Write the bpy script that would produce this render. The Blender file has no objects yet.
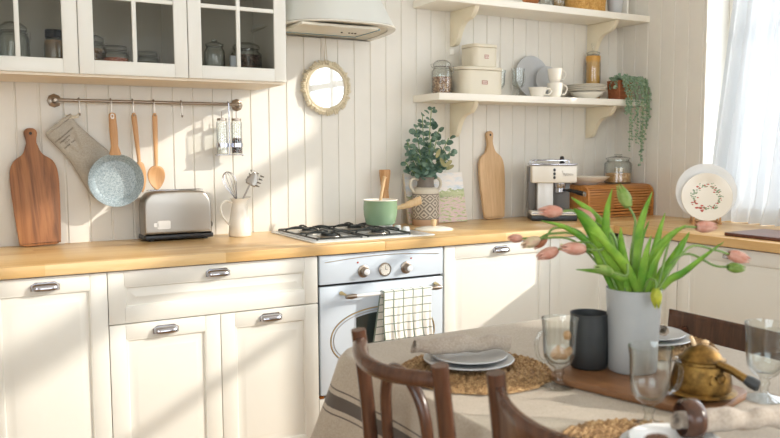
import bpy, bmesh, math, random
from math import sin, cos, pi, radians, sqrt
from mathutils import Vector, Matrix

# ------------------------------------------------------------------ camera, light, exposure
SC = bpy.context.scene
COL = SC.collection
cam_d = bpy.data.cameras.new('camera'); cam = bpy.data.objects.new('camera', cam_d); COL.objects.link(cam)
YAW, PITCH, ROLL = 0.5081, -0.0893, -0.0044
fw = Vector((sin(YAW)*cos(PITCH), cos(YAW)*cos(PITCH), sin(PITCH)))
rt = Vector((cos(YAW), -sin(YAW), 0)); up = rt.cross(fw)
r2 = rt*cos(ROLL) + up*sin(ROLL); u2 = -rt*sin(ROLL) + up*cos(ROLL)
cam.matrix_world = Matrix(((r2.x, u2.x, -fw.x, -1.2426), (r2.y, u2.y, -fw.y, -3.4462), (r2.z, u2.z, -fw.z, 1.2899), (0, 0, 0, 1)))
cam_d.sensor_width = 36; cam_d.lens = 36*777.17/780; cam_d.clip_start = .05
cam_d.dof.use_dof = True; cam_d.dof.focus_distance = 3.5; cam_d.dof.aperture_fstop = 4.5
SC.camera = cam
SC.view_settings.view_transform = 'Standard'; SC.view_settings.look = 'None'
SC.view_settings.exposure = 0.07; SC.view_settings.gamma = 1.0
SC.cycles.use_denoising = True
SC.cycles.max_bounces = 10; SC.cycles.diffuse_bounces = 6; SC.cycles.transparent_max_bounces = 24
SC.cycles.sample_clamp_indirect = 6.0
SC.cycles.caustics_reflective = False; SC.cycles.caustics_refractive = False

W = bpy.data.worlds.new('sky'); SC.world = W; W.use_nodes = True
bgn = W.node_tree.nodes['Background']; bgn.inputs[0].default_value = (.90, .955, 1.0, 1); bgn.inputs[1].default_value = 5.3
SUNV = Vector((1.4, -1.0, .74)).normalized()
sd = bpy.data.lights.new('sun', 'SUN'); sd.energy = 4.0; sd.angle = radians(1.1); sd.color = (1.0, .91, .79)
sun = bpy.data.objects.new('sun', sd); COL.objects.link(sun)
sun.rotation_euler = SUNV.to_track_quat('Z', 'Y').to_euler(); sun.location = (6, -6, 5)

def portal(name, loc, rot, sx, sy):
    a = bpy.data.lights.new(name, 'AREA'); a.shape = 'RECTANGLE'; a.size = sx; a.size_y = sy
    a.cycles.is_portal = True
    o = bpy.data.objects.new(name, a); COL.objects.link(o); o.location = loc; o.rotation_euler = rot
portal('portal_window_1', (2.52, -1.94, 1.92), (0, pi/2, 0), 2.05, 2.65)
portal('portal_window_2', (2.52, -4.45, 1.77), (0, pi/2, 0), 1.7, 1.3)
portal('portal_window_fill_left', (-2.62, -3.9, 1.6), (0, -pi/2, 0), 1.8, 2.6)  # guides sky light through the added fill window on the left
portal('portal_window_fill_front', (-.2, -6.12, 1.75), (pi/2, 0, 0), 3.0, 1.7)  # guides sky light through the added fill window behind the camera

# ------------------------------------------------------------------ materials
def lin(h):
    c = [int(h[i:i+2], 16)/255 for i in (0, 2, 4)]
    return tuple(x/12.92 if x <= .04045 else ((x+.055)/1.055)**2.4 for x in c) + (1,)
class NT:
    def __init__(s, name):
        s.m = bpy.data.materials.new(name); s.m.use_nodes = True; s.t = s.m.node_tree; s.t.nodes.clear()
        s.out = s.n('ShaderNodeOutputMaterial')
    def n(s, ty, **kw):
        x = s.t.nodes.new(ty)
        for k, v in kw.items(): setattr(x, k, v)
        return x
    def l(s, a, b): s.t.links.new(a, b)
    def coord(s, which='Object', scale=(1, 1, 1), rot=(0, 0, 0)):
        tc = s.n('ShaderNodeTexCoord'); mp = s.n('ShaderNodeMapping')
        mp.inputs['Scale'].default_value = scale; mp.inputs['Rotation'].default_value = rot
        s.l(tc.outputs[which], mp.inputs[0]); return mp.outputs[0]
    def noise(s, vec, scale, detail=4, rough=.55, dist=0):
        x = s.n('ShaderNodeTexNoise'); x.inputs['Scale'].default_value = scale; x.inputs['Detail'].default_value = detail
        x.inputs['Roughness'].default_value = rough; x.inputs['Distortion'].default_value = dist
        s.l(vec, x.inputs['Vector']); return x.outputs['Fac']
    def ramp(s, fac, stops, interp='LINEAR'):
        x = s.n('ShaderNodeValToRGB'); cr = x.color_ramp; cr.interpolation = interp
        while len(cr.elements) < len(stops): cr.elements.new(.5)
        for e, (p, c) in zip(cr.elements, stops): e.position = p; e.color = c if not isinstance(c, str) else lin(c)
        s.l(fac, x.inputs[0]); return x.outputs[0]
    def math(s, op, a, b=None, c=None):
        x = s.n('ShaderNodeMath', operation=op)
        for i, v in enumerate((a, b, c)):
            if v is None: continue
            if isinstance(v, (int, float)): x.inputs[i].default_value = v
            else: s.l(v, x.inputs[i])
        return x.outputs[0]
    def mix(s, f, a, b, blend='MIX'):
        x = s.n('ShaderNodeMix', data_type='RGBA', blend_type=blend)
        for i, v in ((0, f), (6, a), (7, b)):
            if isinstance(v, (int, float)): x.inputs[i].default_value = v
            elif isinstance(v, tuple): x.inputs[i].default_value = v
            elif isinstance(v, str): x.inputs[i].default_value = lin(v)
            else: s.l(v, x.inputs[i])
        return x.outputs[2]
    def bsdf(s, color, rough=.5, metal=0, bump=None, bump_s=.2, bump_d=.002, **kw):
        b = s.n('ShaderNodeBsdfPrincipled')
        if isinstance(color, str): b.inputs['Base Color'].default_value = lin(color)
        elif isinstance(color, tuple): b.inputs['Base Color'].default_value = color
        else: s.l(color, b.inputs['Base Color'])
        if isinstance(rough, (int, float)): b.inputs['Roughness'].default_value = rough
        else: s.l(rough, b.inputs['Roughness'])
        b.inputs['Metallic'].default_value = metal
        for k, v in kw.items(): b.inputs[k.replace('_', ' ')].default_value = v
        if bump is not None:
            bn = s.n('ShaderNodeBump'); bn.inputs['Strength'].default_value = bump_s; bn.inputs['Distance'].default_value = bump_d
            s.l(bump, bn.inputs['Height']); s.l(bn.outputs[0], b.inputs['Normal'])
        s.l(b.outputs[0], s.out.inputs[0]); s.b = b; return b
def paint(name, hexa, rough=.45, var=.03, scale=9, bump=.05, **kw):
    n = NT(name); v = n.coord(); f = n.noise(v, scale)
    c = lin(hexa); d = tuple(max(0, x*(1-var*2)) for x in c[:3]) + (1,)
    fine = n.noise(v, 180, 2)
    n.bsdf(n.ramp(f, [(.3, d), (.7, c)]), rough, 0, fine, bump, .001, **kw); return n.m
def wood(name, light, dark, axis='X', scale=1.0, rough=.45, contrast=1.0, mid=None):
    n = NT(name); k = {'X': (1.2, 14, 14), 'Y': (14, 1.2, 14), 'Z': (14, 14, 1.2)}[axis]
    v = n.coord('Object', tuple(a*scale for a in k))
    a = n.noise(v, 2.2, 6, .6, 1.2); b = n.noise(v, 9, 3, .5, .3)
    f = n.math('ADD', n.math('MULTIPLY', a, .75), n.math('MULTIPLY', b, .25))
    lo, hi = .5-.17/contrast, .5+.17/contrast
    st = [(lo, dark), (hi, light)] if mid is None else [(lo, dark), (.5, mid), (hi, light)]
    n.bsdf(n.ramp(f, st), rough, 0, b, .12, .001); return n.m
def metal(name, hexa, rough=.25, brush=None):
    n = NT(name); v = n.coord('Object', brush or (1, 1, 1)); f = n.noise(v, 40, 3)
    n.bsdf(hexa, n.math('ADD', n.math('MULTIPLY', f, .15), rough-.07), 1.0, f, .03, .001); return n.m
def fabric(name, hexa, dark, sc=900, rough=.95, var_scale=6):
    n = NT(name); v = n.coord('Object')
    w1 = n.n('ShaderNodeTexWave', bands_direction='X'); w2 = n.n('ShaderNodeTexWave', bands_direction='Y')
    for w in (w1, w2):
        w.inputs['Scale'].default_value = sc/6; w.inputs['Distortion'].default_value = 3; w.inputs['Detail Scale'].default_value = 2
        n.l(v, w.inputs[0])
    f = n.noise(v, var_scale); g = n.noise(v, 220, 3)
    h = n.math('ADD', n.math('MULTIPLY', f, .5), n.math('MULTIPLY', g, .5))
    n.bsdf(n.ramp(h, [(.35, dark), (.65, hexa)]), rough, 0, n.math('ADD', w1.outputs[1], n.math('ADD', w2.outputs[1], g)), .35, .0008, Sheen_Weight=.15); return n.m
def glass(name, tint=(.97, .99, .98, 1), ior=1.35, rough=.02, edge=1.0):
    n = NT(name); t = n.n('ShaderNodeBsdfTransparent'); t.inputs[0].default_value = tint
    g = n.n('ShaderNodeBsdfGlossy'); g.inputs['Roughness'].default_value = rough
    lw = n.n('ShaderNodeLayerWeight'); f0 = ((ior-1)/(ior+1))**2
    f = n.math('ADD', n.math('MULTIPLY', n.math('POWER', lw.outputs['Facing'], 3.0), .9), f0)
    e = n.math('POWER', lw.outputs['Facing'], 3.0)
    n.l(n.mix(e, tint, tuple(x*edge for x in tint[:3])+(1,)), t.inputs[0])
    m = n.n('ShaderNodeMixShader'); n.l(f, m.inputs[0]); n.l(t.outputs[0], m.inputs[1]); n.l(g.outputs[0], m.inputs[2])
    n.l(m.outputs[0], n.out.inputs[0]); return n.m
M = {}
M['wall'] = paint('cream_wall_paint', 'e5e1d8', .5, .02)
M['ceiling'] = paint('ceiling_paint', 'f2efe8', .7, .01)
M['white'] = paint('white_trim_paint', 'f1eee6', .4, .01)
M['shelf'] = paint('shelf_paint', 'f3eee2', .4, .02, 5)
M['cab'] = paint('cream_cabinet_paint', 'e6e4db', .32, .015, 4, .03)
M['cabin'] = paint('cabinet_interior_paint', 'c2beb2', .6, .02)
M['oven'] = paint('pale_blue_enamel', 'cbd5df', .12, .01, 3, .0)
M['glass'] = glass('clear_glass', (.97, .985, .98, 1), 1.6, .03, .32)
M['pane'] = glass('window_glass', (.98, .99, 1, 1), 1.25)
M['doorglass'] = glass('door_glass', (.86, .855, .84, 1), 1.12)
M['chrome'] = metal('polished_chrome', 'b9b9c0', .12)
M['steel'] = metal('brushed_steel', 'a39d95', .34, (3, 3, 60))
M['nickel'] = metal('antique_nickel', 'a3978a', .32)
M['gold'] = metal('pale_gold', 'd8c08e', .3)
M['brass'] = metal('aged_brass', '8a6c3c', .48)
def brass_mat():
    n = NT('patinated_brass'); v = n.coord(); f = n.noise(v, 35, 5, .65)
    n.bsdf(n.ramp(f, [(.35, '4a381c'), (.5, '76592c'), (.68, '9c7a40')]), .46, .85, f, .15, .002); return n.m
M['brass'] = brass_mat()
M['black'] = paint('black_plastic', '1a1a1c', .35, .05)
M['darkglass'] = paint('dark_oven_glass', '39413f', .06, .05, 3, 0)
M['castiron'] = paint('black_cast_iron', '1f2423', .45, .1, 60, .3)
M['teal'] = glass('teal_edge_glass', (.25, .55, .65, 1), 1.5)
M['tealedge'] = paint('teal_glass_edge', '3f7f95', .2, .02)
M['ceram'] = paint('cream_ceramic', 'eee9de', .2, .01, 6, 0)
M['white_ceram'] = paint('white_ceramic', 'e9eaea', .2, .01, 6, 0)
M['grey_ceram'] = paint('pale_grey_ceramic', 'bfc0c1', .35, .03, 20, 0)
M['vase'] = paint('grey_white_ceramic', 'a4a6a5', .35, .03, 30, .05)
M['bread'] = wood('bamboo_orange_wood', 'd09250', 'a86a30', 'X', 1, .4)
M['mugdark'] = paint('charcoal_ceramic', '2f3233', .45, .08, 30, .1)
M['oak'] = wood('light_oak', 'cfa070', 'b08152', 'Z', 1, .5)
M['maple'] = wood('pale_maple_board', 'd9b68c', 'c09a6e', 'Z', 1, .5)
M['beech'] = wood('pale_beech', 'd6a878', 'bd8a58', 'Z', 1, .5)
M['palewood'] = wood('pale_bare_wood', 'dcc09a', 'cba97c', 'Z', 1, .5)
M['acacia'] = wood('acacia_board', 'b07a4a', '54331d', 'Z', .45, .5, 1.15, '946038')
M['tableboard'] = wood('oiled_serving_board', '8d6442', '6d482c', 'X', 1, .4)
M['chair'] = wood('dark_brown_bentwood', '5c3c2a', '38231a', 'Z', 1.2, .25)
M['darkboard'] = wood('reddish_dark_board', '6e4030', '4a261c', 'Y', 1, .3)
M['terra'] = wood('terracotta_box', 'b06c44', '82482a', 'X', 1, .7)
M['greenpan'] = paint('sage_enamel', '809b7d', .18, .02, 5, 0)
M['tin'] = paint('cream_enamel_tin', 'd9d0bb', .35, .02, 4, 0)
M['tinlabel'] = paint('dusty_pink_label', 'b98f80', .6, .05)
M['linen'] = fabric('natural_linen', 'bcb0a2', '94877a')
M['mitt'] = fabric('grey_linen', 'bcb5a8', '9f978a')
M['leaf'] = None
M['soil'] = paint('dark_soil', '3a2c22', .9, .2, 60)
M['ink'] = paint('dark_ink', '3d3a36', .8, .02)
M['red'] = paint('signal_red_dot', 'b23a22', .4, .02)
M['cord'] = paint('jute_cord', 'cdbb98', .9, .1, 80, .5)
M['fringe'] = fabric('cream_macrame', 'e4d9c0', 'c9bb9c')

def leafmat(name, a, b, tr=.35, sc=30, rough=.45):
    n = NT(name); v = n.coord(); c = n.ramp(n.noise(v, sc), [(.35, b), (.65, a)])
    b_ = n.bsdf(c, rough); t = n.n('ShaderNodeBsdfTranslucent'); n.l(c, t.inputs[0])
    m = n.n('ShaderNodeMixShader'); m.inputs[0].default_value = tr
    n.l(b_.outputs[0], m.inputs[1]); n.l(t.outputs[0], m.inputs[2]); n.l(m.outputs[0], n.out.inputs[0]); return n.m
M['euc'] = leafmat('eucalyptus_leaf', '86a08c', '3f6152', .25, 30)
M['eucbud'] = leafmat('pale_eucalyptus_leaf', 'b2a878', '8c8c5c', .2, 40)
M['ivy'] = leafmat('trailing_grey_green_leaf', 'a6ba9e', '6f8d72', .3, 60)
M['tleaf'] = leafmat('tulip_leaf', 'b2d45a', '6aa63a', .5, 14, .35)
M['tstem'] = leafmat('tulip_stem', '8aa65a', '6b8a48', .2)
M['tpink'] = leafmat('pink_tulip_petal', 'e8c0ac', 'dc9c86', .4, 50)
M['tcream'] = leafmat('cream_tulip_petal', 'e3d8b4', 'd8b49c', .4, 50)
M['tgreen'] = leafmat('green_tulip_bud', 'b5c878', '84a848', .4, 40)
M['tyellow'] = leafmat('yellow_tulip_bud', 'd6d44c', '9fb23e', .4, 40)
M['torange'] = leafmat('orange_tulip_petal', 'dc9a74', 'cf8262', .4, 40)

def curtain_mat():
    n = NT('sheer_white_linen'); v = n.coord()
    w = n.noise(v, 260, 2)
    d = n.n('ShaderNodeBsdfDiffuse'); d.inputs[0].default_value = (.85, .86, .86, 1)
    t = n.n('ShaderNodeBsdfTranslucent'); t.inputs[0].default_value = (.33, .345, .36, 1)
    tr = n.n('ShaderNodeBsdfTransparent')
    m1 = n.n('ShaderNodeMixShader'); m1.inputs[0].default_value = .5
    n.l(d.outputs[0], m1.inputs[1]); n.l(t.outputs[0], m1.inputs[2])
    m2 = n.n('ShaderNodeMixShader'); n.l(n.math('MULTIPLY', w, .06), m2.inputs[0])
    n.l(m1.outputs[0], m2.inputs[1]); n.l(tr.outputs[0], m2.inputs[2]); n.l(m2.outputs[0], n.out.inputs[0]); return n.m
M['curtain'] = curtain_mat()
def mirror_mat():
    n = NT('mirror_silver'); n.bsdf('f2f4f5', .02, 1.0); return n.m
M['mirror'] = mirror_mat()

def worktop_mat(name, along='X'):
    # butcher block: narrow staves of slightly different tone running along the top
    n = NT(name)
    v = n.coord('Object', (1, 1, 1), (0, 0, 0 if along == 'X' else pi/2))
    br = n.n('ShaderNodeTexBrick'); br.offset = .37; br.squash = 1
    br.inputs['Scale'].default_value = 1; br.inputs['Brick Width'].default_value = .62; br.inputs['Row Height'].default_value = .043
    br.inputs['Mortar Size'].default_value = .0006; br.inputs['Mortar Smooth'].default_value = .3; br.inputs['Bias'].default_value = 0
    br.inputs['Color1'].default_value = (0, 0, 0, 1); br.inputs['Color2'].default_value = (1, 1, 1, 1); br.inputs['Mortar'].default_value = (.2, .2, .2, 1)
    n.l(v, br.inputs[0])
    st = n.n('ShaderNodeMapping'); st.inputs['Scale'].default_value = (1.6, 26, 26); n.l(v, st.inputs[0])
    g = n.noise(st.outputs[0], 2, 5, .6, .8)
    f = n.math('ADD', n.math('MULTIPLY', br.outputs[0], .45), n.math('MULTIPLY', g, .6))
    n.bsdf(n.ramp(f, [(.2, 'c89d62'), (.5, 'dab57c'), (.85, 'e6c999')]), n.math('ADD', n.math('MULTIPLY', g, .15), .25), 0, g, .05, .001); return n.m
M['worktop'] = worktop_mat('oak_butcher_block', 'X'); M['worktopY'] = worktop_mat('oak_butcher_block_turned', 'Y')
def pan_mat():
    n = NT('speckled_blue_grey_stone'); v = n.coord()
    a = n.noise(v, 350, 2, .7); b = n.noise(v, 120, 2)
    n.bsdf(n.ramp(n.math('ADD', n.math('MULTIPLY', a, .7), n.math('MULTIPLY', b, .3)), [(.38, '74838a'), (.5, '9cabb1'), (.62, 'ccd5d8')]), .45); return n.m
M['pan'] = pan_mat()
def grains(name, a, b, c, sc=220, rough=.8):
    n = NT(name); v = n.coord(); x = n.n('ShaderNodeTexVoronoi'); x.inputs['Scale'].default_value = sc; n.l(v, x.inputs['Vector'])
    sep = n.n('ShaderNodeSeparateColor'); n.l(x.outputs['Color'], sep.inputs[0])
    n.bsdf(n.ramp(sep.outputs[0], [(.1, a), (.5, b), (.9, c)]), rough, 0, x.outputs['Distance'], .6, .003); return n.m
M['g_brown'] = grains('brown_muesli_grains', '6b4a34', '9a7050', 'c8a684', 130)
M['g_beige'] = grains('beige_oat_grains', '8a6c48', 'a8895e', 'bfa27a')
M['g_oat'] = grains('golden_oat_flakes', 'b07c44', 'cf9d62', 'e3bd88', 150)
M['g_red'] = grains('red_lentils', 'a83c1c', 'c45a2c', 'd97a48')
M['g_dark'] = grains('dark_dried_fruit', '241a18', '3d2a28', '7a6058', 90)
M['pasta'] = wood('golden_spaghetti', 'e3b25e', 'c48a36', 'Z', 3, .5)
M['g_bean'] = grains('grey_green_seeds', '5b5a45', '6f6e58', '86846c', 200)
def woven(name, a, b, c, sc=60):
    n = NT(name); v = n.coord(); f = n.noise(v, sc, 4, .7); g = n.noise(v, sc*4, 2)
    n.bsdf(n.ramp(n.math('ADD', n.math('MULTIPLY', f, .6), n.math('MULTIPLY', g, .4)), [(.35, a), (.5, b), (.65, c)]), .8, 0, g, .5, .002); return n.m
M['woven'] = woven('woven_seagrass', '5c4226', '96744c', 'c9aa7c')
M['wicker'] = woven('honey_wicker', 'a8763a', 'c7984f', 'dfb877')

def painting_mat():
    n = NT('pastel_landscape_painting'); tc = n.n('ShaderNodeTexCoord'); uv = tc.outputs['UV']
    sp = n.n('ShaderNodeSeparateXYZ'); n.l(uv, sp.inputs[0])
    mp = n.n('ShaderNodeMapping'); mp.inputs['Scale'].default_value = (2.2, 5, 1); n.l(uv, mp.inputs[0])
    a = n.noise(mp.outputs[0], 1.6, 5, .65); b = n.noise(mp.outputs[0], 5, 4, .6)
    sky = n.ramp(a, [(.35, 'c6d6e2'), (.5, 'ebe8e6'), (.65, 'f3ebe3')])
    land = n.ramp(b, [(.3, '8fa377'), (.42, 'b9c090'), (.5, 'dccbbd'), (.58, 'd4b4c0'), (.7, 'e6d8c0')])
    bush = n.ramp(a, [(.4, '94a67c'), (.6, 'c4c9a0')])
    h = n.math('ADD', sp.outputs[1], n.math('MULTIPLY', n.math('SUBTRACT', b, .5), .35))
    c = n.mix(n.math('GREATER_THAN', h, .52), land, bush)
    c = n.mix(n.math('GREATER_THAN', n.math('ADD', h, n.math('MULTIPLY', sp.outputs[0], -.12)), .55), c, sky)
    n.bsdf(c, .7, 0, b, .2, .002); return n.m
M['painting'] = painting_mat()

def uvgrid_mat(name, base, line, nx, ny, lw, soft=.95):
    # woven windowpane check: threads of another colour every nx-th and ny-th step of the cloth's own UVs
    n = NT(name); tc = n.n('ShaderNodeTexCoord'); sp = n.n('ShaderNodeSeparateXYZ'); n.l(tc.outputs['UV'], sp.inputs[0])
    fx = n.math('LESS_THAN', n.math('FRACT', n.math('MULTIPLY', sp.outputs[0], nx)), lw)
    fy = n.math('LESS_THAN', n.math('FRACT', n.math('MULTIPLY', sp.outputs[1], ny)), lw)
    v = n.coord(); g = n.noise(v, 300, 2)
    n.bsdf(n.mix(n.math('MULTIPLY', n.math('MAXIMUM', fx, fy), .8), base, line), soft, 0, g, .3, .001, Sheen_Weight=.1); return n.m
M['towel'] = uvgrid_mat('checked_tea_towel', 'ece9e2', '2a553c', 5, 15, .12)

def cloth_mat():
    n = NT('striped_linen_tablecloth'); tc = n.n('ShaderNodeTexCoord'); sp = n.n('ShaderNodeSeparateXYZ'); n.l(tc.outputs['UV'], sp.inputs[0])
    v = n.coord(); g = n.noise(v, 230, 3, .6); f = n.noise(v, 5)
    base = n.ramp(n.math('ADD', n.math('MULTIPLY', g, .6), n.math('MULTIPLY', f, .4)), [(.35, '9b8d7b'), (.65, 'b5a998')])
    y = sp.outputs[1]       # metres of cloth hanging below the table edge
    def band(a, b): return n.math('MULTIPLY', n.math('GREATER_THAN', y, a), n.math('LESS_THAN', y, b))
    k = n.math('MAXIMUM', band(.082, .086), n.math('MAXIMUM', band(.098, .132), band(.144, .148)))
    n.bsdf(n.mix(k, base, '4e443c'), .9, 0, g, .4, .0008, Sheen_Weight=.2); return n.m
M['cloth'] = cloth_mat()
def aztec_mat():
    n = NT('diamond_patterned_stoneware'); tc = n.n('ShaderNodeTexCoord'); sp = n.n('ShaderNodeSeparateXYZ'); n.l(tc.outputs['UV'], sp.inputs[0])
    u, v = sp.outputs[0], sp.outputs[1]
    fu = n.math('ABSOLUTE', n.math('SUBTRACT', n.math('FRACT', n.math('MULTIPLY', u, 7)), .5))
    fv = n.math('ABSOLUTE', n.math('SUBTRACT', n.math('FRACT', n.math('MULTIPLY', v, 2.5)), .5))
    d = n.math('ADD', fu, fv)
    ring = n.math('LESS_THAN', n.math('FRACT', n.math('MULTIPLY', d, 3)), .5)
    inb = n.math('MULTIPLY', n.math('GREATER_THAN', v, .02), n.math('LESS_THAN', v, .97))
    edge = n.math('MAXIMUM', n.math('LESS_THAN', v, .04), n.math('GREATER_THAN', v, .96))
    k = n.math('MAXIMUM', n.math('MULTIPLY', ring, inb), edge)
    n.bsdf(n.mix(k, 'c6bbaa', '857b71'), .75); return n.m
M['aztec'] = aztec_mat()
M['stone_top'] = paint('grey_brown_stoneware', '7c736a', .7, .1, 30)
M['stone_low'] = paint('pinkish_bare_stoneware', 'c4a184', .7, .05, 30)
M['stone_pale'] = paint('pale_stoneware', 'd0c6b4', .6, .05, 30)
def floor_mat():
    n = NT('oak_floor_boards'); v = n.coord()
    br = n.n('ShaderNodeTexBrick'); br.inputs['Scale'].default_value = 1; br.inputs['Brick Width'].default_value = 1.4; br.inputs['Row Height'].default_value = .14
    br.inputs['Mortar Size'].default_value = .0015; br.inputs['Color1'].default_value = lin('a98257'); br.inputs['Color2'].default_value = lin('c09a6c'); br.inputs['Mortar'].default_value = lin('5a4028')
    n.l(v, br.inputs[0]); n.bsdf(br.outputs[0], .4); return n.m
M['floor'] = floor_mat()

# ------------------------------------------------------------------ mesh tools
class MB:
    def __init__(s): s.bm = bmesh.new(); s.uv = s.bm.loops.layers.uv.new('UVMap'); s.T = Matrix.Identity(4)
    def _v(s, p): return s.bm.verts.new(s.T @ Vector(p))
    def face(s, vs, uvs=None):
        try: f = s.bm.faces.new(vs)
        except ValueError: return None
        if uvs:
            for l, q in zip(f.loops, uvs): l[s.uv].uv = q
        return f
    def box(s, x0, x1, y0, y1, z0, z1, bev=0, seg=2):
        b = bmesh.new(); bmesh.ops.create_cube(b, size=1)
        for v in b.verts: v.co = Vector(((x0+x1)/2+v.co.x*(x1-x0), (y0+y1)/2+v.co.y*(y1-y0), (z0+z1)/2+v.co.z*(z1-z0)))
        if bev: bmesh.ops.bevel(b, geom=b.edges[:], offset=bev, segments=seg, profile=.5, affect='EDGES')
        s.add(b); return s
    def add(s, b):
        mp = {v: s._v(v.co) for v in b.verts}
        for f in b.faces: s.face([mp[v] for v in f.verts])
        b.free()
    def lathe(s, prof, seg=32, cx=0, cy=0, sx=1, sy=1, uvv=None, a0=0, wob=None):
        rings = []
        for r, z in prof:
            if abs(r) < 1e-6: rings.append([s._v((cx, cy, z))])
            else: rings.append([s._v((cx+sx*r*cos(a0+2*pi*i/seg), cy+sy*r*sin(a0+2*pi*i/seg), z)) for i in range(seg)])
        n = len(prof)
        for k in range(n-1):
            A, B = rings[k], rings[k+1]
            v0, v1 = (k/(n-1), (k+1)/(n-1)) if uvv is None else (uvv[k], uvv[k+1])
            for i in range(seg):
                j = (i+1) % seg
                if len(A) == 1 and len(B) == 1: continue
                if len(A) == 1: s.face([A[0], B[i], B[j]][::-1])
                elif len(B) == 1: s.face([A[i], A[j], B[0]])
                else: s.face([A[i], A[j], B[j], B[i]], [(i/seg, v0), ((i+1)/seg, v0), ((i+1)/seg, v1), (i/seg, v1)])
        return s
    def tube(s, pts, r, seg=8, caps=True, closed=False, flat=1.0, upv=None):
        pts = [Vector(p) for p in pts]; n = len(pts); rr = r if isinstance(r, (list, tuple)) else [r]*n
        rings = []; prev = None
        for i, p in enumerate(pts):
            if closed: t = pts[(i+1) % n]-pts[i-1]
            else: t = pts[min(i+1, n-1)]-pts[max(i-1, 0)]
            t.normalize()
            if prev is None:
                a = Vector(upv) if upv else (Vector((0, 0, 1)) if abs(t.z) < .9 else Vector((1, 0, 0)))
            else: a = prev
            b = (a-t*a.dot(t)).normalized(); c = t.cross(b); prev = b
            rings.append([s._v(p+(b*cos(2*pi*k/seg)*flat+c*sin(2*pi*k/seg))*rr[i]) for k in range(seg)])
        m = n if closed else n-1
        for i in range(m):
            A, B = rings[i], rings[(i+1) % n]
            for k in range(seg):
                j = (k+1) % seg; s.face([A[k], A[j], B[j], B[k]])
        if caps and not closed: s.face(rings[0][::-1]); s.face(rings[-1])
        return s
    def prism(s, outline, d0, d1, axis='y', bev=0, seg=2):
        # outline: list of 2D points; extruded along axis from d0 to d1
        b = bmesh.new()
        def P(q, d): return {'y': (q[0], d, q[1]), 'x': (d, q[0], q[1]), 'z': (q[0], q[1], d)}[axis]
        A = [b.verts.new(P(q, d0)) for q in outline]; B = [b.verts.new(P(q, d1)) for q in outline]; n = len(outline)
        b.faces.new(A); b.faces.new(B[::-1])
        for i in range(n): b.faces.new([A[i], B[i], B[(i+1) % n], A[(i+1) % n]])
        bmesh.ops.recalc_face_normals(b, faces=b.faces[:])
        if bev:
            es = [e for e in b.edges if (e.verts[0] in A and e.verts[1] in A) or (e.verts[0] in B and e.verts[1] in B)]
            bmesh.ops.bevel(b, geom=es, offset=bev, segments=seg, profile=.5, affect='EDGES')
        s.add(b); return s
    def grid(s, fn, nu, nv, wrapu=False):
        V = [[s._v(fn(i/(nu-1) if not wrapu else i/nu, j/(nv-1))) for i in range(nu)] for j in range(nv)]
        for j in range(nv-1):
            for i in range(nu if wrapu else nu-1):
                i2 = (i+1) % nu; d = nu if wrapu else nu-1
                s.face([V[j][i], V[j][i2], V[j+1][i2], V[j+1][i]], [(i/d, j/(nv-1)), ((i+1)/d, j/(nv-1)), ((i+1)/d, (j+1)/(nv-1)), (i/d, (j+1)/(nv-1))])
        return V
    def loops(s, rings, cap0=False, cap1=True):
        V = [[s._v(p) for p in r] for r in rings]; n = len(V[0])
        for a, b in zip(V, V[1:]):
            for i in range(n): s.face([a[i], a[(i+1) % n], b[(i+1) % n], b[i]])
        if cap0: s.face(V[0][::-1])
        if cap1: s.face(V[-1])
        return s
def build(name, mb, mat, parent=None, angle=38, recalc=True, smooth=True, solid=0, bevel=0, subs=0):
    if recalc: bmesh.ops.recalc_face_normals(mb.bm, faces=mb.bm.faces[:])
    me = bpy.data.meshes.new(name); mb.bm.to_mesh(me); mb.bm.free()
    if smooth:
        for p in me.polygons: p.use_smooth = True
        if angle < 179: me.set_sharp_from_angle(angle=radians(angle))
    me.materials.append(M[mat] if isinstance(mat, str) else mat)
    o = bpy.data.objects.new(name, me); COL.objects.link(o)
    if parent: o.parent = parent
    if solid:
        md = o.modifiers.new('solid', 'SOLIDIFY'); md.thickness = solid; md.offset = 0
    if subs:
        md = o.modifiers.new('sub', 'SUBSURF'); md.levels = subs; md.render_levels = subs
    return o
def thing(name, label, cat, loc=(0, 0, 0), rz=0, group=None):
    o = bpy.data.objects.new(name, None); COL.objects.link(o); o.empty_display_size = .05
    o.location = loc; o.rotation_euler = (0, 0, rz); tag(o, label, cat, group); return o
def tag(o, label, cat, group=None):
    o['label'] = label; o['category'] = cat
    if group: o['group'] = group
    return o
def at(o, loc, rot=None):
    o.location = loc
    if rot: o.rotation_euler = rot
    return o
def struct(o): o['kind'] = 'structure'; return o
def dup(root, label, loc, rz=0, group=None):
    r = root.copy(); COL.objects.link(r); r.location = loc; r.rotation_euler = (0, 0, rz); r['label'] = label
    if group: r['group'] = group
    for ch in list(root.children):
        c = ch.copy(); COL.objects.link(c); c.parent = r
        for g in ch.children:
            d = g.copy(); COL.objects.link(d); d.parent = c
    return r
def rrect(x0, x1, y0, y1, r, k=5):
    o = []
    for cx, cy, a in ((x1-r, y1-r, 0), (x0+r, y1-r, 90), (x0+r, y0+r, 180), (x1-r, y0+r, 270)):
        for i in range(k+1):
            t = radians(a+90*i/k); o.append((cx+r*cos(t), cy+r*sin(t)))
    return o
def catmull(pts, k=6):
    P = [Vector(p) for p in pts]; P = [P[0]*2-P[1]]+P+[P[-1]*2-P[-2]]; o = []
    for i in range(1, len(P)-2):
        for j in range(k):
            t = j/k; a, b, c, d = P[i-1:i+3]
            o.append(.5*((2*b)+(c-a)*t+(2*a-5*b+4*c-d)*t*t+(3*b-a-3*c+d)*t**3))
    o.append(P[-2]); return o
R = random.Random(7)

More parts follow.
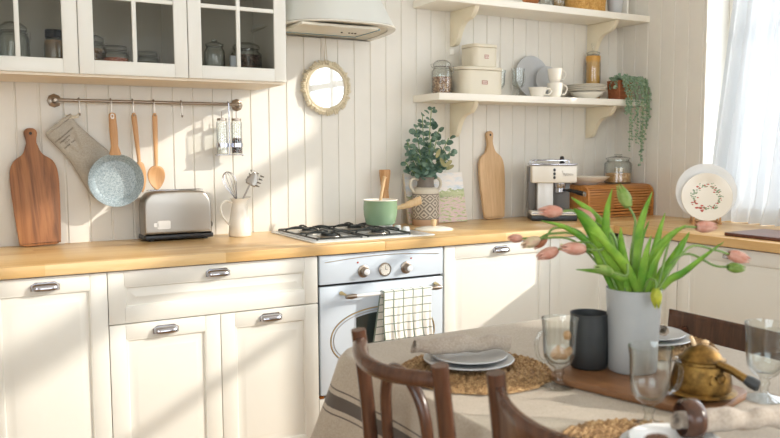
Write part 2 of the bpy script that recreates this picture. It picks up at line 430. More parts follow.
# ------------------------------------------------------------------ the room
XW, XL, YF, H = 2.229, -2.6, -6.0, 3.1
WT = .27
def beads(a0, a1, start, step, w=.0045, d=.0045):
    """profile of a boarded wall: (position, depth) pairs with a narrow groove at each joint"""
    g = []; k = math.ceil((min(a0, a1)+.01-start)/step)
    while start+k*step < max(a0, a1)-.01: g.append(start+k*step); k += 1
    pr = [(min(a0, a1), 0)]
    for x in g: pr += [(x-w, 0), (x-w*.45, d), (x+w*.45, d), (x+w, 0)]
    pr.append((max(a0, a1), 0)); return pr
mb = MB()
pr = beads(XL, XW, -.938, .0885)
pts = [(x, y) for x, y in pr] + [(XW+WT, 0), (XW+WT, .15), (XL-WT, .15), (XL-WT, 0)]
mb.prism(pts, 0, H, 'z'); struct(build('wall_back', mb, 'wall', angle=20))
def wall_x(name, x, sgn, holes, boarded=None):
    """side wall at x with openings (y0,y1,z0,z1); thickness outward"""
    mb = MB(); ys = sorted(holes); cur = 0.0
    def seg(y0, y1, z0, z1, bo=False):
        a, b = sorted((y0, y1))
        if bo:
            pr = beads(a, b, -.050, .0943)
            mb.prism([(x+d*sgn, y) for y, d in pr]+[(x+WT*sgn, b), (x+WT*sgn, a)], z0, z1, 'z')
        else: mb.box(min(x, x+sgn*WT), max(x, x+sgn*WT), a, b, z0, z1)
    for (y0, y1, z0, z1) in sorted(holes, key=lambda h: -max(h[0], h[1])):
        seg(cur, y0, 0, H, True); seg(y0, y1, 0, z0); seg(y0, y1, z1, H); cur = y1
    seg(cur, YF, 0, H, True)
    return struct(build(name, mb, 'wall', angle=20))
wall_x('wall_right', XW, 1, [(-.635, -3.25, .905, 2.94), (-3.80, -5.1, .905, 2.62)])
wall_x('wall_left', XL, -1, [(-2.6, -5.2, .7, 2.5)])  # the opening is for the added fill window
mb = MB()
for a in ((XL-WT, -1.7, 0, H), (1.3, XW+WT, 0, H), (-1.7, 1.3, 0, .9), (-1.7, 1.3, 2.6, H)): mb.box(a[0], a[1], YF-WT, YF, a[2], a[3])  # leaves a hole for the added front fill window
struct(build('wall_front', mb, 'wall'))
mb = MB(); mb.box(XL-WT, XW+WT, YF-WT, .15, -.1, 0); struct(build('floor', mb, 'floor'))
mb = MB(); mb.box(XL-WT, XW+WT, YF-WT, .15, H, H+.1); struct(build('ceiling', mb, 'ceiling'))

def window_x(name, x, y0, y1, z0, z1, bars, trans, sill=True, mat='white'):
    o = bpy.data.objects.new(name, None); COL.objects.link(o); struct(o); o.location = (x, 0, 0)
    mb = MB(); t = .055; a, b = sorted((y0, y1))
    mb.box(-.03, .03, a, a+t, z0, z1, .004); mb.box(-.03, .03, b-t, b, z0, z1, .004)
    mb.box(-.03, .03, a+t, b-t, z0, z0+t, .004); mb.box(-.03, .03, a+t, b-t, z1-t, z1, .004)
    build('window_frame', mb, mat, o)
    mb = MB()
    for y, w in bars: mb.box(-.028, .028, y-w/2, y+w/2, z0+t, z1-t, .004)
    for z, w in trans: mb.box(-.024, .024, a+t, b-t, z-w/2, z+w/2, .004)
    build('glazing_bars', mb, mat, o)
    mb = MB(); mb.box(-.003, .003, a+t*.6, b-t*.6, z0+t*.6, z1-t*.6); build('pane', mb, 'pane', o)
    return o
w1 = window_x('window_1', XW+.2, -.635, -3.25, .912, 2.94, [(-1.50, .055), (-2.40, .055)], [(2.43, .14), (1.92, .028)])
window_x('window_2', XW+.2, -3.80, -5.1, .93, 2.62, [(-4.45, .09)], [(2.0, .07)])
window_x('window_fill_left', XL-.2, -2.6, -5.2, .7, 2.5, [(-3.9, .08)], [(1.8, .06)])  # unseen window added to let fill light in from the left
o4 = window_x('window_fill_front', 0, -1.5, 1.5, .9, 2.6, [(-.5, .08), (.5, .08)], [(1.9, .06)]); o4.rotation_euler = (0, 0, -pi/2); o4.location = (-.2, YF-.2, 0)  # unseen, added behind the camera and sized to fill the cabinet fronts with light

# ------------------------------------------------------------------ base cabinets
FY = -.62      # face of the doors on the back run
def panel_front(mb, x0, x1, z0, z1, th=.02, fr=.055, y=0.0):
    """framed door front in the xz plane, face at y, with stiles, rails and a raised centre panel"""
    e = .0012; t = .0006
    mb.box(x0, x0+fr, y, y+th, z0, z1, e); mb.box(x1-fr, x1, y, y+th, z0, z1, e)
    mb.box(x0+fr+t, x1-fr-t, y, y+th, z0, z0+fr, e); mb.box(x0+fr+t, x1-fr-t, y, y+th, z1-fr, z1, e)
    def ring(i, d): return [(x0+fr+i, y+d, z0+fr+i), (x1-fr-i, y+d, z0+fr+i), (x1-fr-i, y+d, z1-fr-i), (x0+fr+i, y+d, z1-fr-i)]
    mb.loops([ring(-.001, .0005), ring(.004, .002), ring(.008, .009), ring(.016, .009), ring(.036, .002), ring(.040, .0012)])
def cup_handle(parent, x, z, y=0, name='cup_handle'):
    mb = MB(); hw, dep, h = .043, .026, .023
    def f(u, v):
        a = pi*u; b = v*pi/2       # u sweeps left to right, v from the rim at the front up to the plate
        se = lambda c, p: math.copysign(abs(c)**p, c)
        return (x-hw*se(cos(a), .6), y-.001-dep*se(sin(a), .8)*se(cos(b), .8), z-.010+h*se(sin(b), .7)*(.35+.65*se(sin(a), .5))*1.0)
    mb.grid(f, 21, 9)
    mb2 = MB()
    mb.prism([(x-hw-.002, z-.012), (x+hw+.002, z-.012), (x+hw+.002, z+.006), (x+hw*.7, z+.016), (x-hw*.7, z+.016), (x-hw-.002, z+.006)], y-.0025, y-.0005, 'y')
    mb2.bm.free()
    o = build(name, mb, 'chrome', parent, angle=60, recalc=False, solid=.0018); return o
def base_unit(name, label, loc, rz, w, fronts, depth=.58):
    t = thing(name, label, 'cabinet', loc, rz)
    mb = MB(); mb.box(.001, w-.001, .0215, depth, .08, .868); mb.box(.001, w-.001, .07, .09, .001, .08)
    build('body', mb, 'cab', t)
    for kind, x0, x1, z0, z1, hx in fronts:
        mb = MB(); panel_front(mb, x0+.0015, x1-.0015, z0, z1)
        d = build(kind, mb, 'cab', t, angle=25)
        if hx is not None: cup_handle(d, hx, z1-.032)
    return t
base_unit('base_cabinet', 'cream base cabinet at the far left under the leaning dark board', (-1.6, FY, 0), 0, .8, [('door', 0, .4, .085, .866, .2), ('door', .4, .8, .085, .866, .6)])
base_unit('base_cabinet', 'wide cream base cabinet with one drawer over two doors left of the oven', (-.8, FY, 0), 0, .8, [('drawer', 0, .8, .679, .866, .394), ('door', 0, .4, .085, .675, .196), ('door', .4, .8, .085, .675, .599)])
base_unit('base_cabinet', 'cream base cabinet with one sunlit door right of the oven', (.602, FY, 0), 0, .598, [('door', 0, .598, .085, .866, .307)])
base_unit('corner_cabinet', 'shaded cream corner cabinet door behind the tulip heads', (1.201, FY, 0), 0, .388, [('door', 0, .386, .085, .866, None)])
mb = MB(); mb.box(0, .0205, 0, .018, .08, .868, .001); o = build('corner_post', mb, 'cab'); o.location = (1.5895, FY+.001, 0); tag(o, 'narrow cream filler strip in the inner corner of the base cabinets', 'panel')
base_unit('base_cabinet', 'narrow plain cream cabinet front next to the inner corner, behind the tulip leaves', (1.611, -.645, 0), -pi/2, .37, [('door', 0, .37, .085, .866, None)], .60)
base_unit('base_cabinet', 'cream base cabinet under the window with one chrome pull above the table', (1.611, -1.017, 0), -pi/2, 1.2, [('door', 0, .6, .085, .866, .287), ('door', .6, 1.2, .085, .866, .887)], .60)

# worktops
def worktop(name, label, x0, x1, y0, y1, mat):
    mb = MB(); cx, cy = x0, y1
    mb.box(0, x1-x0, y0-y1, 0, 0, .038, .002); o = build(name, mb, mat); o.location = (cx, cy, .872)
    return tag(o, label, 'worktop')
worktop('worktop', 'oak butcher block worktop under the toaster, left of the joint below the hob', -1.62, .2992, -.64, -.002, 'worktop')
worktop('worktop', 'oak butcher block worktop from the hob to the bread box corner', .3002, 2.2285, -.64, -.002, 'worktop')
worktop('worktop', 'oak worktop along the window under the decorated plate', 1.59, 2.2285, -2.4, -.6405, 'worktopY')
mb = MB(); mb.box(0, .165, -2.61, 0, -.0062, 0, .001)
o = build('window_sill', mb, 'worktopY'); o.parent = w1; o.location = (-.1985, -.637, .9118)

# ------------------------------------------------------------------ oven
ov = thing('oven', 'pale blue-white retro built-in oven with gold trim below the hob', 'oven', (.001, FY, 0))
mb = MB(); mb.box(.004, .595, .0225, .57, .29, .868); build('casing', mb, 'black', ov)
mb = MB(); mb.box(.008, .594, .0, .02, .748, .866, .003)
cp = build('control_panel', mb, 'oven', ov)
mb = MB(); mb.tube([(.03+.54*i/24, -.0012, .838+.014*sin(pi*i/24)) for i in range(25)], .0012, 5); build('gold_line', mb, 'gold', cp)
for x, m in ((.185, 'gold'), (.389, 'gold')):
    mb = MB(); mb.T = Matrix.Translation((x+.018, 0, .79)) @ Matrix.Rotation(pi/2, 4, 'X')
    mb.lathe([(0, .001), (.026, .001), (.026, .004), (.021, .006), (.016, .006), (.015, .026), (.012, .03), (0, .031)], 28)
    k = build('knob', mb, 'nickel', cp)
    mb = MB(); mb.T = Matrix.Translation((x+.018, -.0315, .79)) @ Matrix.Rotation(pi/2, 4, 'X')
    mb.lathe([(0, -.0), (.0125, 0), (.0125, .003), (.009, .006), (0, .007)], 20); build('knob_cap', mb, 'white_ceram', k)
mb = MB(); mb.T = Matrix.Translation((.303, 0, .79)) @ Matrix.Rotation(pi/2, 4, 'X')
mb.lathe([(0, .001), (.029, .001), (.029, .007), (.025, .010), (.0245, .007), (0, .007)], 30)
ck = build('clock', mb, 'nickel', cp)
mb = MB(); mb.T = Matrix.Translation((.303, -.0075, .79)) @ Matrix.Rotation(pi/2, 4, 'X'); mb.lathe([(0, 0), (.023, 0), (.023, .0008), (0, .0008)], 28)
mb.T = Matrix.Identity(4); build('dial', mb, 'ceram', ck)
mb = MB(); mb.box(.3024, .3036, -.0092, -.0084, .79, .806); mb.box(.303, .314, -.0092, -.0084, .7895, .7907)
for i in range(12): mb.box(.303+.020*sin(pi*i/6)-.0008, .303+.020*sin(pi*i/6)+.0008, -.0090, -.0084, .79+.020*cos(pi*i/6)-.0008, .79+.020*cos(pi*i/6)+.0008)
build('clock_hands', mb, 'ink', ck)
for x, m in ((.178, 'red'), (.432, 'red')):
    mb = MB(); mb.T = Matrix.Translation((x, -.0005, .828)) @ Matrix.Rotation(pi/2, 4, 'X'); mb.lathe([(0, 0), (.0038, 0), (.003, .0025), (0, .003)], 14)
    build('indicator_lamp', mb, m, cp)
dr = MB(); dr.box(.008, .594, 0, .021, .292, .738, .004); od = build('door', dr, 'oven', ov)
def ell(cx, cz, a, b, n=64, p=2.0):
    return [(cx+a*math.copysign(abs(cos(t))**(2/p), cos(t)), cz+b*math.copysign(abs(sin(t))**(2/p), sin(t))) for t in [2*pi*i/n for i in range(n)]]
mb = MB(); mb.tube([(x, -.0006, z) for x, z in ell(.301, .512, .248, .124, 72, 2.2)], .0028, 6, closed=True); build('gold_ring', mb, 'gold', od)
mb = MB(); mb.tube([(x, -.0006, z) for x, z in ell(.301, .512, .236, .112, 72, 2.2)], .0014, 6, closed=True); build('grey_ring', mb, 'steel', od)
mb = MB(); q = [(x, z) for x, z in ell(.301, .512, .226, .103, 96, 2.2) if .16 <= x <= .44]
mb.prism(q, -.0012, .0005, 'y'); build('window_glass', mb, 'darkglass', od)
mb = MB(); mb.tube([(.108, -.048, .7), (.545, -.048, .7)], .0075, 12); hd = build('handle', mb, 'white_ceram', od)
for x, sx in ((.112, 1), (.541, -1)):
    mb = MB(); mb.tube([(x-.012*sx, -.001, .708), (x-.010*sx, -.03, .708), (x-.004*sx, -.048, .70)], [.009, .005, .006], 10)
    build('handle_bracket', mb, 'gold', hd)
    mb = MB(); mb.tube([(x-.012*sx, -.048, .7), (x+.012*sx, -.048, .7), (x+.034*sx, -.048, .7)], [.0085, .0115, .0085], 12); build('handle_ferrule', mb, 'nickel', hd)
mb = MB(); mb.box(.004, .02, .002, .02, .281, .2895); build('corner_clip', mb, metal('copper_clip', 'c07a3c', .4), ov)
pl = MB(); pl.box(0, .596, 0, .018, .085, .278, .0015); o = build('oven_base_panel', pl, 'cab'); o.location = (.0015, FY, 0)
tag(o, 'plain cream panel closing the gap under the oven door', 'panel')

# tea towel over the oven handle
def towel():
    def f(u, v):
        L = 2*(v-.5)          # -1 back bottom .. 1 front bottom
        x = .262+.232*u
        drop = .235 if L > 0 else .215
        z = .7095-drop*max(0, abs(L)-.06)/.94
        s = max(0, abs(L)-.05)
        y = -.048-(.0135 if L > 0 else -.0125)*min(1, abs(L)*14)*1.0
        wv = .006*sin(u*19+1)*s + .004*sin(u*37+L*4)*s
        if L > 0: y -= .003+abs(wv)*1.3+.004*s
        else: y += -.001+abs(wv)*.5
        x += (.012*sin(v*7)*s if L > 0 else -.016*s) - (.02*s*(1-u) if L < 0 else 0)
        return (x, y, z)
    mb = MB(); mb.grid(f, 50, 90)
    o = build('tea_towel', mb, 'towel', recalc=False, solid=.0015, angle=180); o.location = (.001, FY, 0)
    tag(o, 'white tea towel with dark green check folded over the oven handle', 'towel')
towel()

# ------------------------------------------------------------------ hob
hb = thing('gas_hob', 'white gas hob with black pan supports set into the worktop', 'hob', (.0, 0, .9102))
mb = MB(); mb.prism(rrect(.01, .60, -.56, -.055, .02), 0, .006, 'z', .002); mb.prism(rrect(.03, .50, -.54, -.075, .02), .006, .0075, 'z', .0007)
build('hob_plate', mb, 'steel' if False else paint('white_enamel_steel', 'd9dcdc', .15, .01, 4, 0), hb)
for cx, cy, r in ((.145, -.42, .045), (.38, -.42, .036), (.145, -.19, .036), (.38, -.19, .042)):
    mb = MB(); mb.lathe([(r*1.25, .0078), (r*1.2, .013), (r*.95, .015), (r*.95, .009)], 28, cx, cy); bn = build('burner', mb, 'steel', hb)
    mb = MB(); mb.lathe([(0, .0265), (r*.55, .0265), (r*.8, .024), (r*.8, .0155), (0, .0155)], 28, cx, cy); build('burner_cap', mb, 'castiron', bn)
for x0, x1 in ((.03, .258), (.266, .495)):
    mb = MB(); z = .034; r = .0044; xm = (x0+x1)/2
    mb.tube([(x, y, .0145) for x, y in rrect(x0+.006, x1-.006, -.53, -.085, .02)], r*.9, 6, closed=True)
    mb.tube([(x0+.006, -.305, .0145), (x1-.006, -.305, .0145)], r*.9, 6)
    for cy in (-.42, -.19):
        for dx, dy in ((1, 0), (-1, 0), (0, 1), (0, -1)):
            ox = (x1-x0)/2-.008 if dx else 0; oy = .107 if dy else 0
            a = Vector((xm+dx*ox, cy+dy*oy, .0145)); b = Vector((xm+dx*.022, cy+dy*.022, z-.006)); c = Vector((xm+dx*(ox*.97), cy+dy*(oy*.97), z-.010))
            mb.tube(catmull([a, c, (c+b)/2+Vector((0, 0, .006)), b], 4), r, 6)
    for fx in (x0+.012, x1-.012):
        for fy in (-.524, -.09): mb.tube([(fx, fy, .0078), (fx, fy, .0145)], .005, 6)
    build('pan_support', mb, 'castiron', hb)
for i, y in enumerate((-.15, -.22, -.30, -.38)):
    mb = MB(); mb.lathe([(.0, .0065), (.017, .0065), (.016, .02), (.013, .028), (.0, .029)], 20, .55, y); build('knob', mb, 'white_ceram', hb)

# ------------------------------------------------------------------ wall cabinets with glass doors
def wall_unit(name, label, x, w, doors):
    t = thing(name, label, 'cabinet', (x, -.37, 1.575)); h = .80; D = .368
    mb = MB(); th = .016
    mb.box(.0005, th, .021, D, 0, h); mb.box(w-th, w-.0005, .021, D, 0, h); mb.box(th, w-th, .021, D, 0, th); mb.box(th, w-th, .021, D, h-th, h)
    build('body', mb, 'cab', t)
    mb = MB(); mb.box(th, w-th, D-.008, D-.001, th, h-th); build('back_panel', mb, 'cabin', t)
    mb = MB(); mb.box(th, w-th, .05, D-.009, .395, .41); build('shelf', mb, 'cabin', t)
    mb = MB(); mb.box(.0005, w-.0005, .02, D, -.012, -.0005); build('bottom_trim', mb, paint('warm_cabinet_underside', 'efe3cf', .5), t)
    for x0, x1 in doors:
        f = .052; e = .0015; a, b = x0+.0015, x1-.0015; z0, z1 = -.003, h
        mb = MB(); mb.box(a, a+f, 0, .02, z0, z1, e); mb.box(b-f, b, 0, .02, z0, z1, e); mb.box(a+f, b-f, .0004, .02, z0, z0+f, e); mb.box(a+f, b-f, .0004, .02, z1-f, z1, e)
        d = build('door', mb, 'cab', t)
        ga, gb, g0, g1 = a+f, b-f, z0+f, z1-f
        mb = MB(); m = (ga+gb)/2; mb.box(m-.008, m+.008, .002, .018, g0, g1, .002)
        for k in (1, 2): zz = g0+(g1-g0)*k/3; mb.box(ga, gb, .003, .017, zz-.008, zz+.008, .002)
        build('muntin', mb, 'cab', d)
        mb = MB(); mb.box(ga-.004, gb+.004, .0095, .0125, g0-.004, g1+.004); build('pane', mb, 'doorglass', d)
    return t
wall_unit('wall_cabinet', 'cream glass-fronted wall cabinet at the left holding clip jars and a jar of red lentils', -1.233, .804, [(0, .402), (.402, .804)])
wall_unit('wall_cabinet', 'cream glass-fronted wall cabinet beside the range hood', -.4285, .41, [(0, .41)])

def clip_jar(name, label, loc, r, h, fill, fillh, cat='jar', group=None, square=False, lid='glass', wire=True, rz=0):
    t = thing(name, label, cat, loc, rz, group)
    mb = MB(); hb_ = h*.80
    mb.lathe([(0, .001), (r*.9, .001), (r, .008), (r, hb_*.80), (r*.97, hb_*.86), (r*.80, hb_*.95), (r*.80, hb_)] , 28)
    mb.lathe([(r*.77, hb_), (r*.77, hb_*.94), (r*.94, hb_*.85), (r*.965, hb_*.8), (r*.965, .010), (r*.88, .005), (0, .005)], 28)
    build('jar_body', mb, 'glass', t)
    if fill:
        mb = MB(); mb.lathe([(0, .006), (r*.87, .006), (r*.95, .012), (r*.95, fillh), (r*.5, fillh+.003), (0, fillh+.004)], 24); build('contents', mb, fill, t)
    mb = MB()
    if lid == 'glass':
        mb.lathe([(r*.86, hb_+.002), (r*.88, hb_+.012), (r*.80, hb_+.020), (r*.5, h-.002), (0, h)], 28); mb.lathe([(r*.86, hb_+.002), (0, hb_+.002)], 28); build('lid', mb, 'glass', t)
    elif lid == 'knob':
        mb.lathe([(0, hb_+.001), (r*.86, hb_+.001), (r*.9, hb_+.010), (r*.5, hb_+.018), (r*.18, hb_+.022), (r*.16, hb_+.030), (r*.30, h-.008), (r*.25, h-.001), (0, h)], 28); build('lid', mb, 'glass', t)
    else:
        mb.lathe([(0, h), (r*.84, h), (r*.88, h-.003), (r*.88, hb_+.001), (0, hb_+.001)], 28); build('lid', mb, lid, t)
    if wire:
        mb = MB(); mb.tube([(r*.92*cos(2*pi*i/24), r*.92*sin(2*pi*i/24), hb_-.004) for i in range(24)], .0015, 5, closed=True)
        mb.tube([(r*.92, 0, hb_-.004), (r*1.12, 0, hb_+.004), (r*1.12, 0, hb_-.028), (r*1.02, 0, hb_-.034)], .0016, 5)
        mb.tube([(-r*.92, 0, hb_-.004), (-r*1.08, 0, hb_+.012), (-r*.9, 0, hb_+.016)], .0016, 5); build('wire_clip', mb, 'steel', t)
    return t
ZC = 1.5915
clip_jar('clip_jar', 'large empty glass clip jar behind the leftmost cabinet door', (-1.035, -.2, ZC), .056, .175, None, 0, rz=.2)
clip_jar('storage_jar', 'tall jar of beige grain behind the leftmost cabinet door', (-.895, -.2, ZC), .036, .155, 'g_beige', .115, lid='black', wire=False)
clip_jar('clip_jar', 'clip jar of brown grain at the left edge of the second glass door', (-.752, -.17, ZC), .05, .15, 'g_brown', .095)
clip_jar('clip_jar', 'low clip jar of red lentils behind the second glass door', (-.685, -.27, ZC), .050, .100, 'g_red', .052, rz=.3)
clip_jar('clip_jar', 'low jar of grey green seeds at the right of the second glass door', (-.553, -.22, ZC), .043, .09, 'g_bean', .05)
clip_jar('storage_jar', 'knob-lidded glass jar with a little brown sugar in the cabinet beside the hood', (-.285, -.24, ZC), .042, .155, 'g_oat', .04, lid='knob', wire=False)
clip_jar('storage_jar', 'wide glass jar of dark dried fruit in the cabinet beside the hood', (-.135, -.2, ZC), .066, .155, 'g_dark', .10, wire=False)
mb = MB(); mb.prism(rrect(-.018, .018, -.008, .008, .004), 0, .085, 'z', .001); o = build('paper_packet', mb, paint('pale_blue_packet', 'c4ccd4', .5)); o.location = (-.222, -.30, ZC); tag(o, 'small upright pale packet beside the knob-lidded jar in the cabinet', 'packet')

# ------------------------------------------------------------------ range hood
def hood():
    t = thing('range_hood', 'white bow-fronted range hood above the gas hob', 'range hood', (0, 0, 1.82))
    def outl(k, z, n=48):
        # from the wall corner around the front; k blends from rim (0) to chimney (1)
        p = []
        for i in range(n+1):
            a = pi*i/n
            ex, ey = .305, .47
            x = .262+ex*math.copysign(abs(cos(a))**.62, cos(a)); y = -.003-ey*abs(sin(a))**.85
            x2 = .25+.12*math.copysign(abs(cos(a))**.7, cos(a)); y2 = -.003-.24*abs(sin(a))**.7
            p.append((x+(x2-x)*k, y+(y2-y)*k, z))
        return p
    mb = MB(); rings = []
    for i in range(13):
        f = i/12; rings.append(outl(f, .0125+.44*f))
    rings.append(outl(1, .97)); mb.loops(rings, True, True); build('canopy', mb, paint('satin_hood_enamel', 'd9dad4', .3, .01, 3, 0), t, angle=60)
    mb = MB()
    rim = []
    def off(d, z): return [(.262+(x-.262)*(1+d/.305), -.003+(y+.003)*(1+d/.47), z) for x, y, z0 in outl(0, 0)]
    mb.loops([off(-.03, .004), off(-.004, 0), off(.004, .004), off(.004, .009), off(-.001, .012), off(-.03, .012)], False, False)
    build('rim', mb, 'nickel' if False else paint('hood_rim_enamel', 'e3dfd4', .25, .01, 3, 0), t, angle=60)
    mb = MB(); mb.loops([off(-.032, .006), off(-.1, .008)], False, True); build('filter', mb, paint('cream_hood_underside', 'd8d2c0', .4), t)
    mb = MB(); mb.prism(rrect(.03, .392, -.42, -.185, .006), -.013, -.002, 'z', .001)
    gp = build('control_tray', mb, paint('cream_control_tray', 'e2dccb', .35), t)
    mb = MB(); mb.box(.028, .394, -.1845, -.181, -.015, -.009); mb.box(.3925, .396, -.42, -.1845, -.015, -.009); build('glass_edge', mb, 'tealedge', gp)
    for i, x in enumerate((.275, .312, .327, .342)):
        mb = MB(); mb.lathe([(0, -.0165), (.0045, -.0165), (.0045, -.0128), (0, -.0128)], 12, x, -.29); build('button', mb, 'ink', gp)
hood()

# ------------------------------------------------------------------ mirror
mt = thing('wall_mirror', 'round mirror with a cream fringed macrame frame hanging left of the hood', 'mirror', (.322, -.006, 1.585))
mb = MB(); mb.T = Matrix.Rotation(pi/2, 4, 'X'); mb.lathe([(0, .004), (.097, .004), (.097, .012), (0, .012)], 56); build('mirror_glass', mb, 'mirror', mt)
mb = MB()
mb.tube([(.101*cos(2*pi*i/60), -.010, .101*sin(2*pi*i/60)) for i in range(60)], .008, 8, closed=True)
for i in range(76):
    a = 2*pi*i/76+R.uniform(-.02, .02); r0, r1 = .104, .128+R.uniform(-.004, .006)
    ly = R.uniform(-.004, .003); mb.tube([(r0*cos(a), -.009, r0*sin(a)), ((r0+r1)/2*cos(a), -.015+ly, (r0+r1)/2*sin(a)), (r1*cos(a+.03), -.009+ly, r1*sin(a+.03))], [.005, .0065, .004], 6)
build('fringed_frame', mb, 'fringe', mt)
mb = MB(); mb.tube([(-.008, -.008, .10), (.0, -.006, .245), (.008, -.008, .10)], .0018, 5); build('hanging_cord', mb, 'cord', mt)

# ------------------------------------------------------------------ hook rail
rl = thing('hook_rail', 'antique nickel utensil rail on the boarded wall under the cabinets', 'rail', (0, 0, 1.493))
mb = MB(); mb.tube([(-.885, -.05, 0), (-.115, -.05, 0)], .007, 12); bar = build('bar', mb, 'nickel', rl)
for x in (-.882, -.118):
    mb = MB(); mb.T = Matrix.Translation((x, -.001, 0)) @ Matrix.Rotation(pi/2, 4, 'X')
    mb.lathe([(0, .0), (.028, 0), (.028, .003), (.023, .006), (.012, .009), (.009, .03), (.009, .04), (.011, .045), (.0115, .052), (.008, .058), (0, .060)], 8)
    build('bracket', mb, 'nickel', rl)
def s_hook(x, label, drop=.052):
    mb = MB(); p = []
    for i in range(11): a = radians(-60+240*i/10); p.append((0, -.0105*cos(a)*1, .0105*sin(a)))
    p = [(0, .011*cos(radians(200-220*i/10)), .011*sin(radians(200-220*i/10))) for i in range(11)]
    q = [Vector(a) for a in p]
    q = [Vector((0, .0112*sin(radians(b)), .0112*cos(radians(b)))) for b in range(130, -110, -20)]
    q += [Vector((0, -.0112, -drop*.5)), Vector((0, -.010, -drop*.75))]
    q += [Vector((0, -.010-.008*(1-cos(radians(b))), -drop-.008*sin(radians(b)))) for b in range(0, 200, 20)]
    mb.tube(q, .0028, 8); o = build('s_hook', mb, 'nickel'); o.location = (x, -.05, 1.493)
    tag(o, label, 'hook', 'hooks on the utensil rail')
for x, l in ((-.795, 'metal hook on the rail carrying the grey oven mitt'), (-.672, 'metal hook on the rail carrying the frying pan'), (-.584, 'metal hook on the rail carrying the wooden spatula'), (-.498, 'metal hook on the rail carrying the wooden spoon'), (-.382, 'empty metal hook on the rail right of the wooden spoon')): s_hook(x, l)
HY = -.069; HZ = 1.493-.052-.006
# wooden spoon and spatula
def hang_tool(name, label, loc, length, bowl_w, bowl_l, mat, tilt, hollow, neck=.011):
    mb = MB()
    def f(u, v):     # v down the tool, u around
        a = 2*pi*u; L = length; z = .012-v*L; b0 = 1-bowl_l/L
        if v < .02: w, d = neck*.6, .004
        elif v < b0*.3: w, d = neck, .006
        elif v < b0: k = (v-b0*.3)/(b0*.7); w, d = neck*(1-.35*k), .006
        else:
            k = (v-b0)/(1-b0); w = max(.001, bowl_w/2*(sin(pi*min(1, .1+.9*k**.8)))**.6 if k < 1 else .001); w = max(w, neck*.65*(1-k)); d = .008*(1-k*.5)
        y = d*sin(a)
        if hollow and v > b0:
            k = (v-b0)/(1-b0); e = sin(pi*k); 
            if sin(a) < 0: y = d*sin(a)+ .011*e*(abs(sin(a))**2)*1.0
            else: y = d*sin(a)+.004*e
        return (w*cos(a), y, z)
    mb.grid(f, 24, 60, True); o = build(name, mb, mat, angle=80); o.location = loc; o.rotation_euler = (0, tilt, 0)
    return tag(o, label, 'utensil')
hang_tool('wooden_spatula', 'slim brown wooden spatula hanging half behind the frying pan', (-.583, HY+.004, HZ),   .335, .046, .13, 'oak', -.08, False)
hang_tool('wooden_spoon', 'pale wooden spoon with a round bowl hanging right of the frying pan', (-.4985, HY, HZ),   .325, .074, .10, 'beech', .0, True)
# frying pan
fp = thing('frying_pan', 'speckled blue-grey frying pan with wooden handle hanging from the rail', 'pan', (-.668, HY-.022, 1.168), 0)
fp.rotation_euler = (0, 0, radians(-6))
mb = MB(); mb.T = Matrix.Rotation(pi/2, 4, 'X')
mb.lathe([(0, -.026), (.080, -.026), (.086, -.022), (.107, .016), (.109, .017), (.109, .0145), (.089, -.025), (.082, -.0295), (0, -.0295)], 64)
build('pan_body', mb, 'pan', fp, angle=30)
mb = MB()
def hf(u, v):
    a = 2*pi*u; z = .103+v*.175; w = .011+.014*max(0, 1-v*4.5)+.004*sin(pi*v)+.002*v
    if v > .95: w *= sqrt(max(0.02, 1-((v-.95)/.05)**2))
    return (w*cos(a)+.0-.006*v, -.012+.016*v*.9+.008*sin(a), z)
mb.grid(hf, 18, 40, True); hh = build('handle', mb, 'oak', fp)
mb = MB(); mb.T = Matrix.Translation((-.006, -.0065, .262)) @ Matrix.Rotation(pi/2, 4, 'X'); mb.lathe([(.0075, 0), (.0075, .0022), (.004, .0022), (.004, 0)], 16, sy=1.5); build('handle_eye', mb, 'nickel', hh)
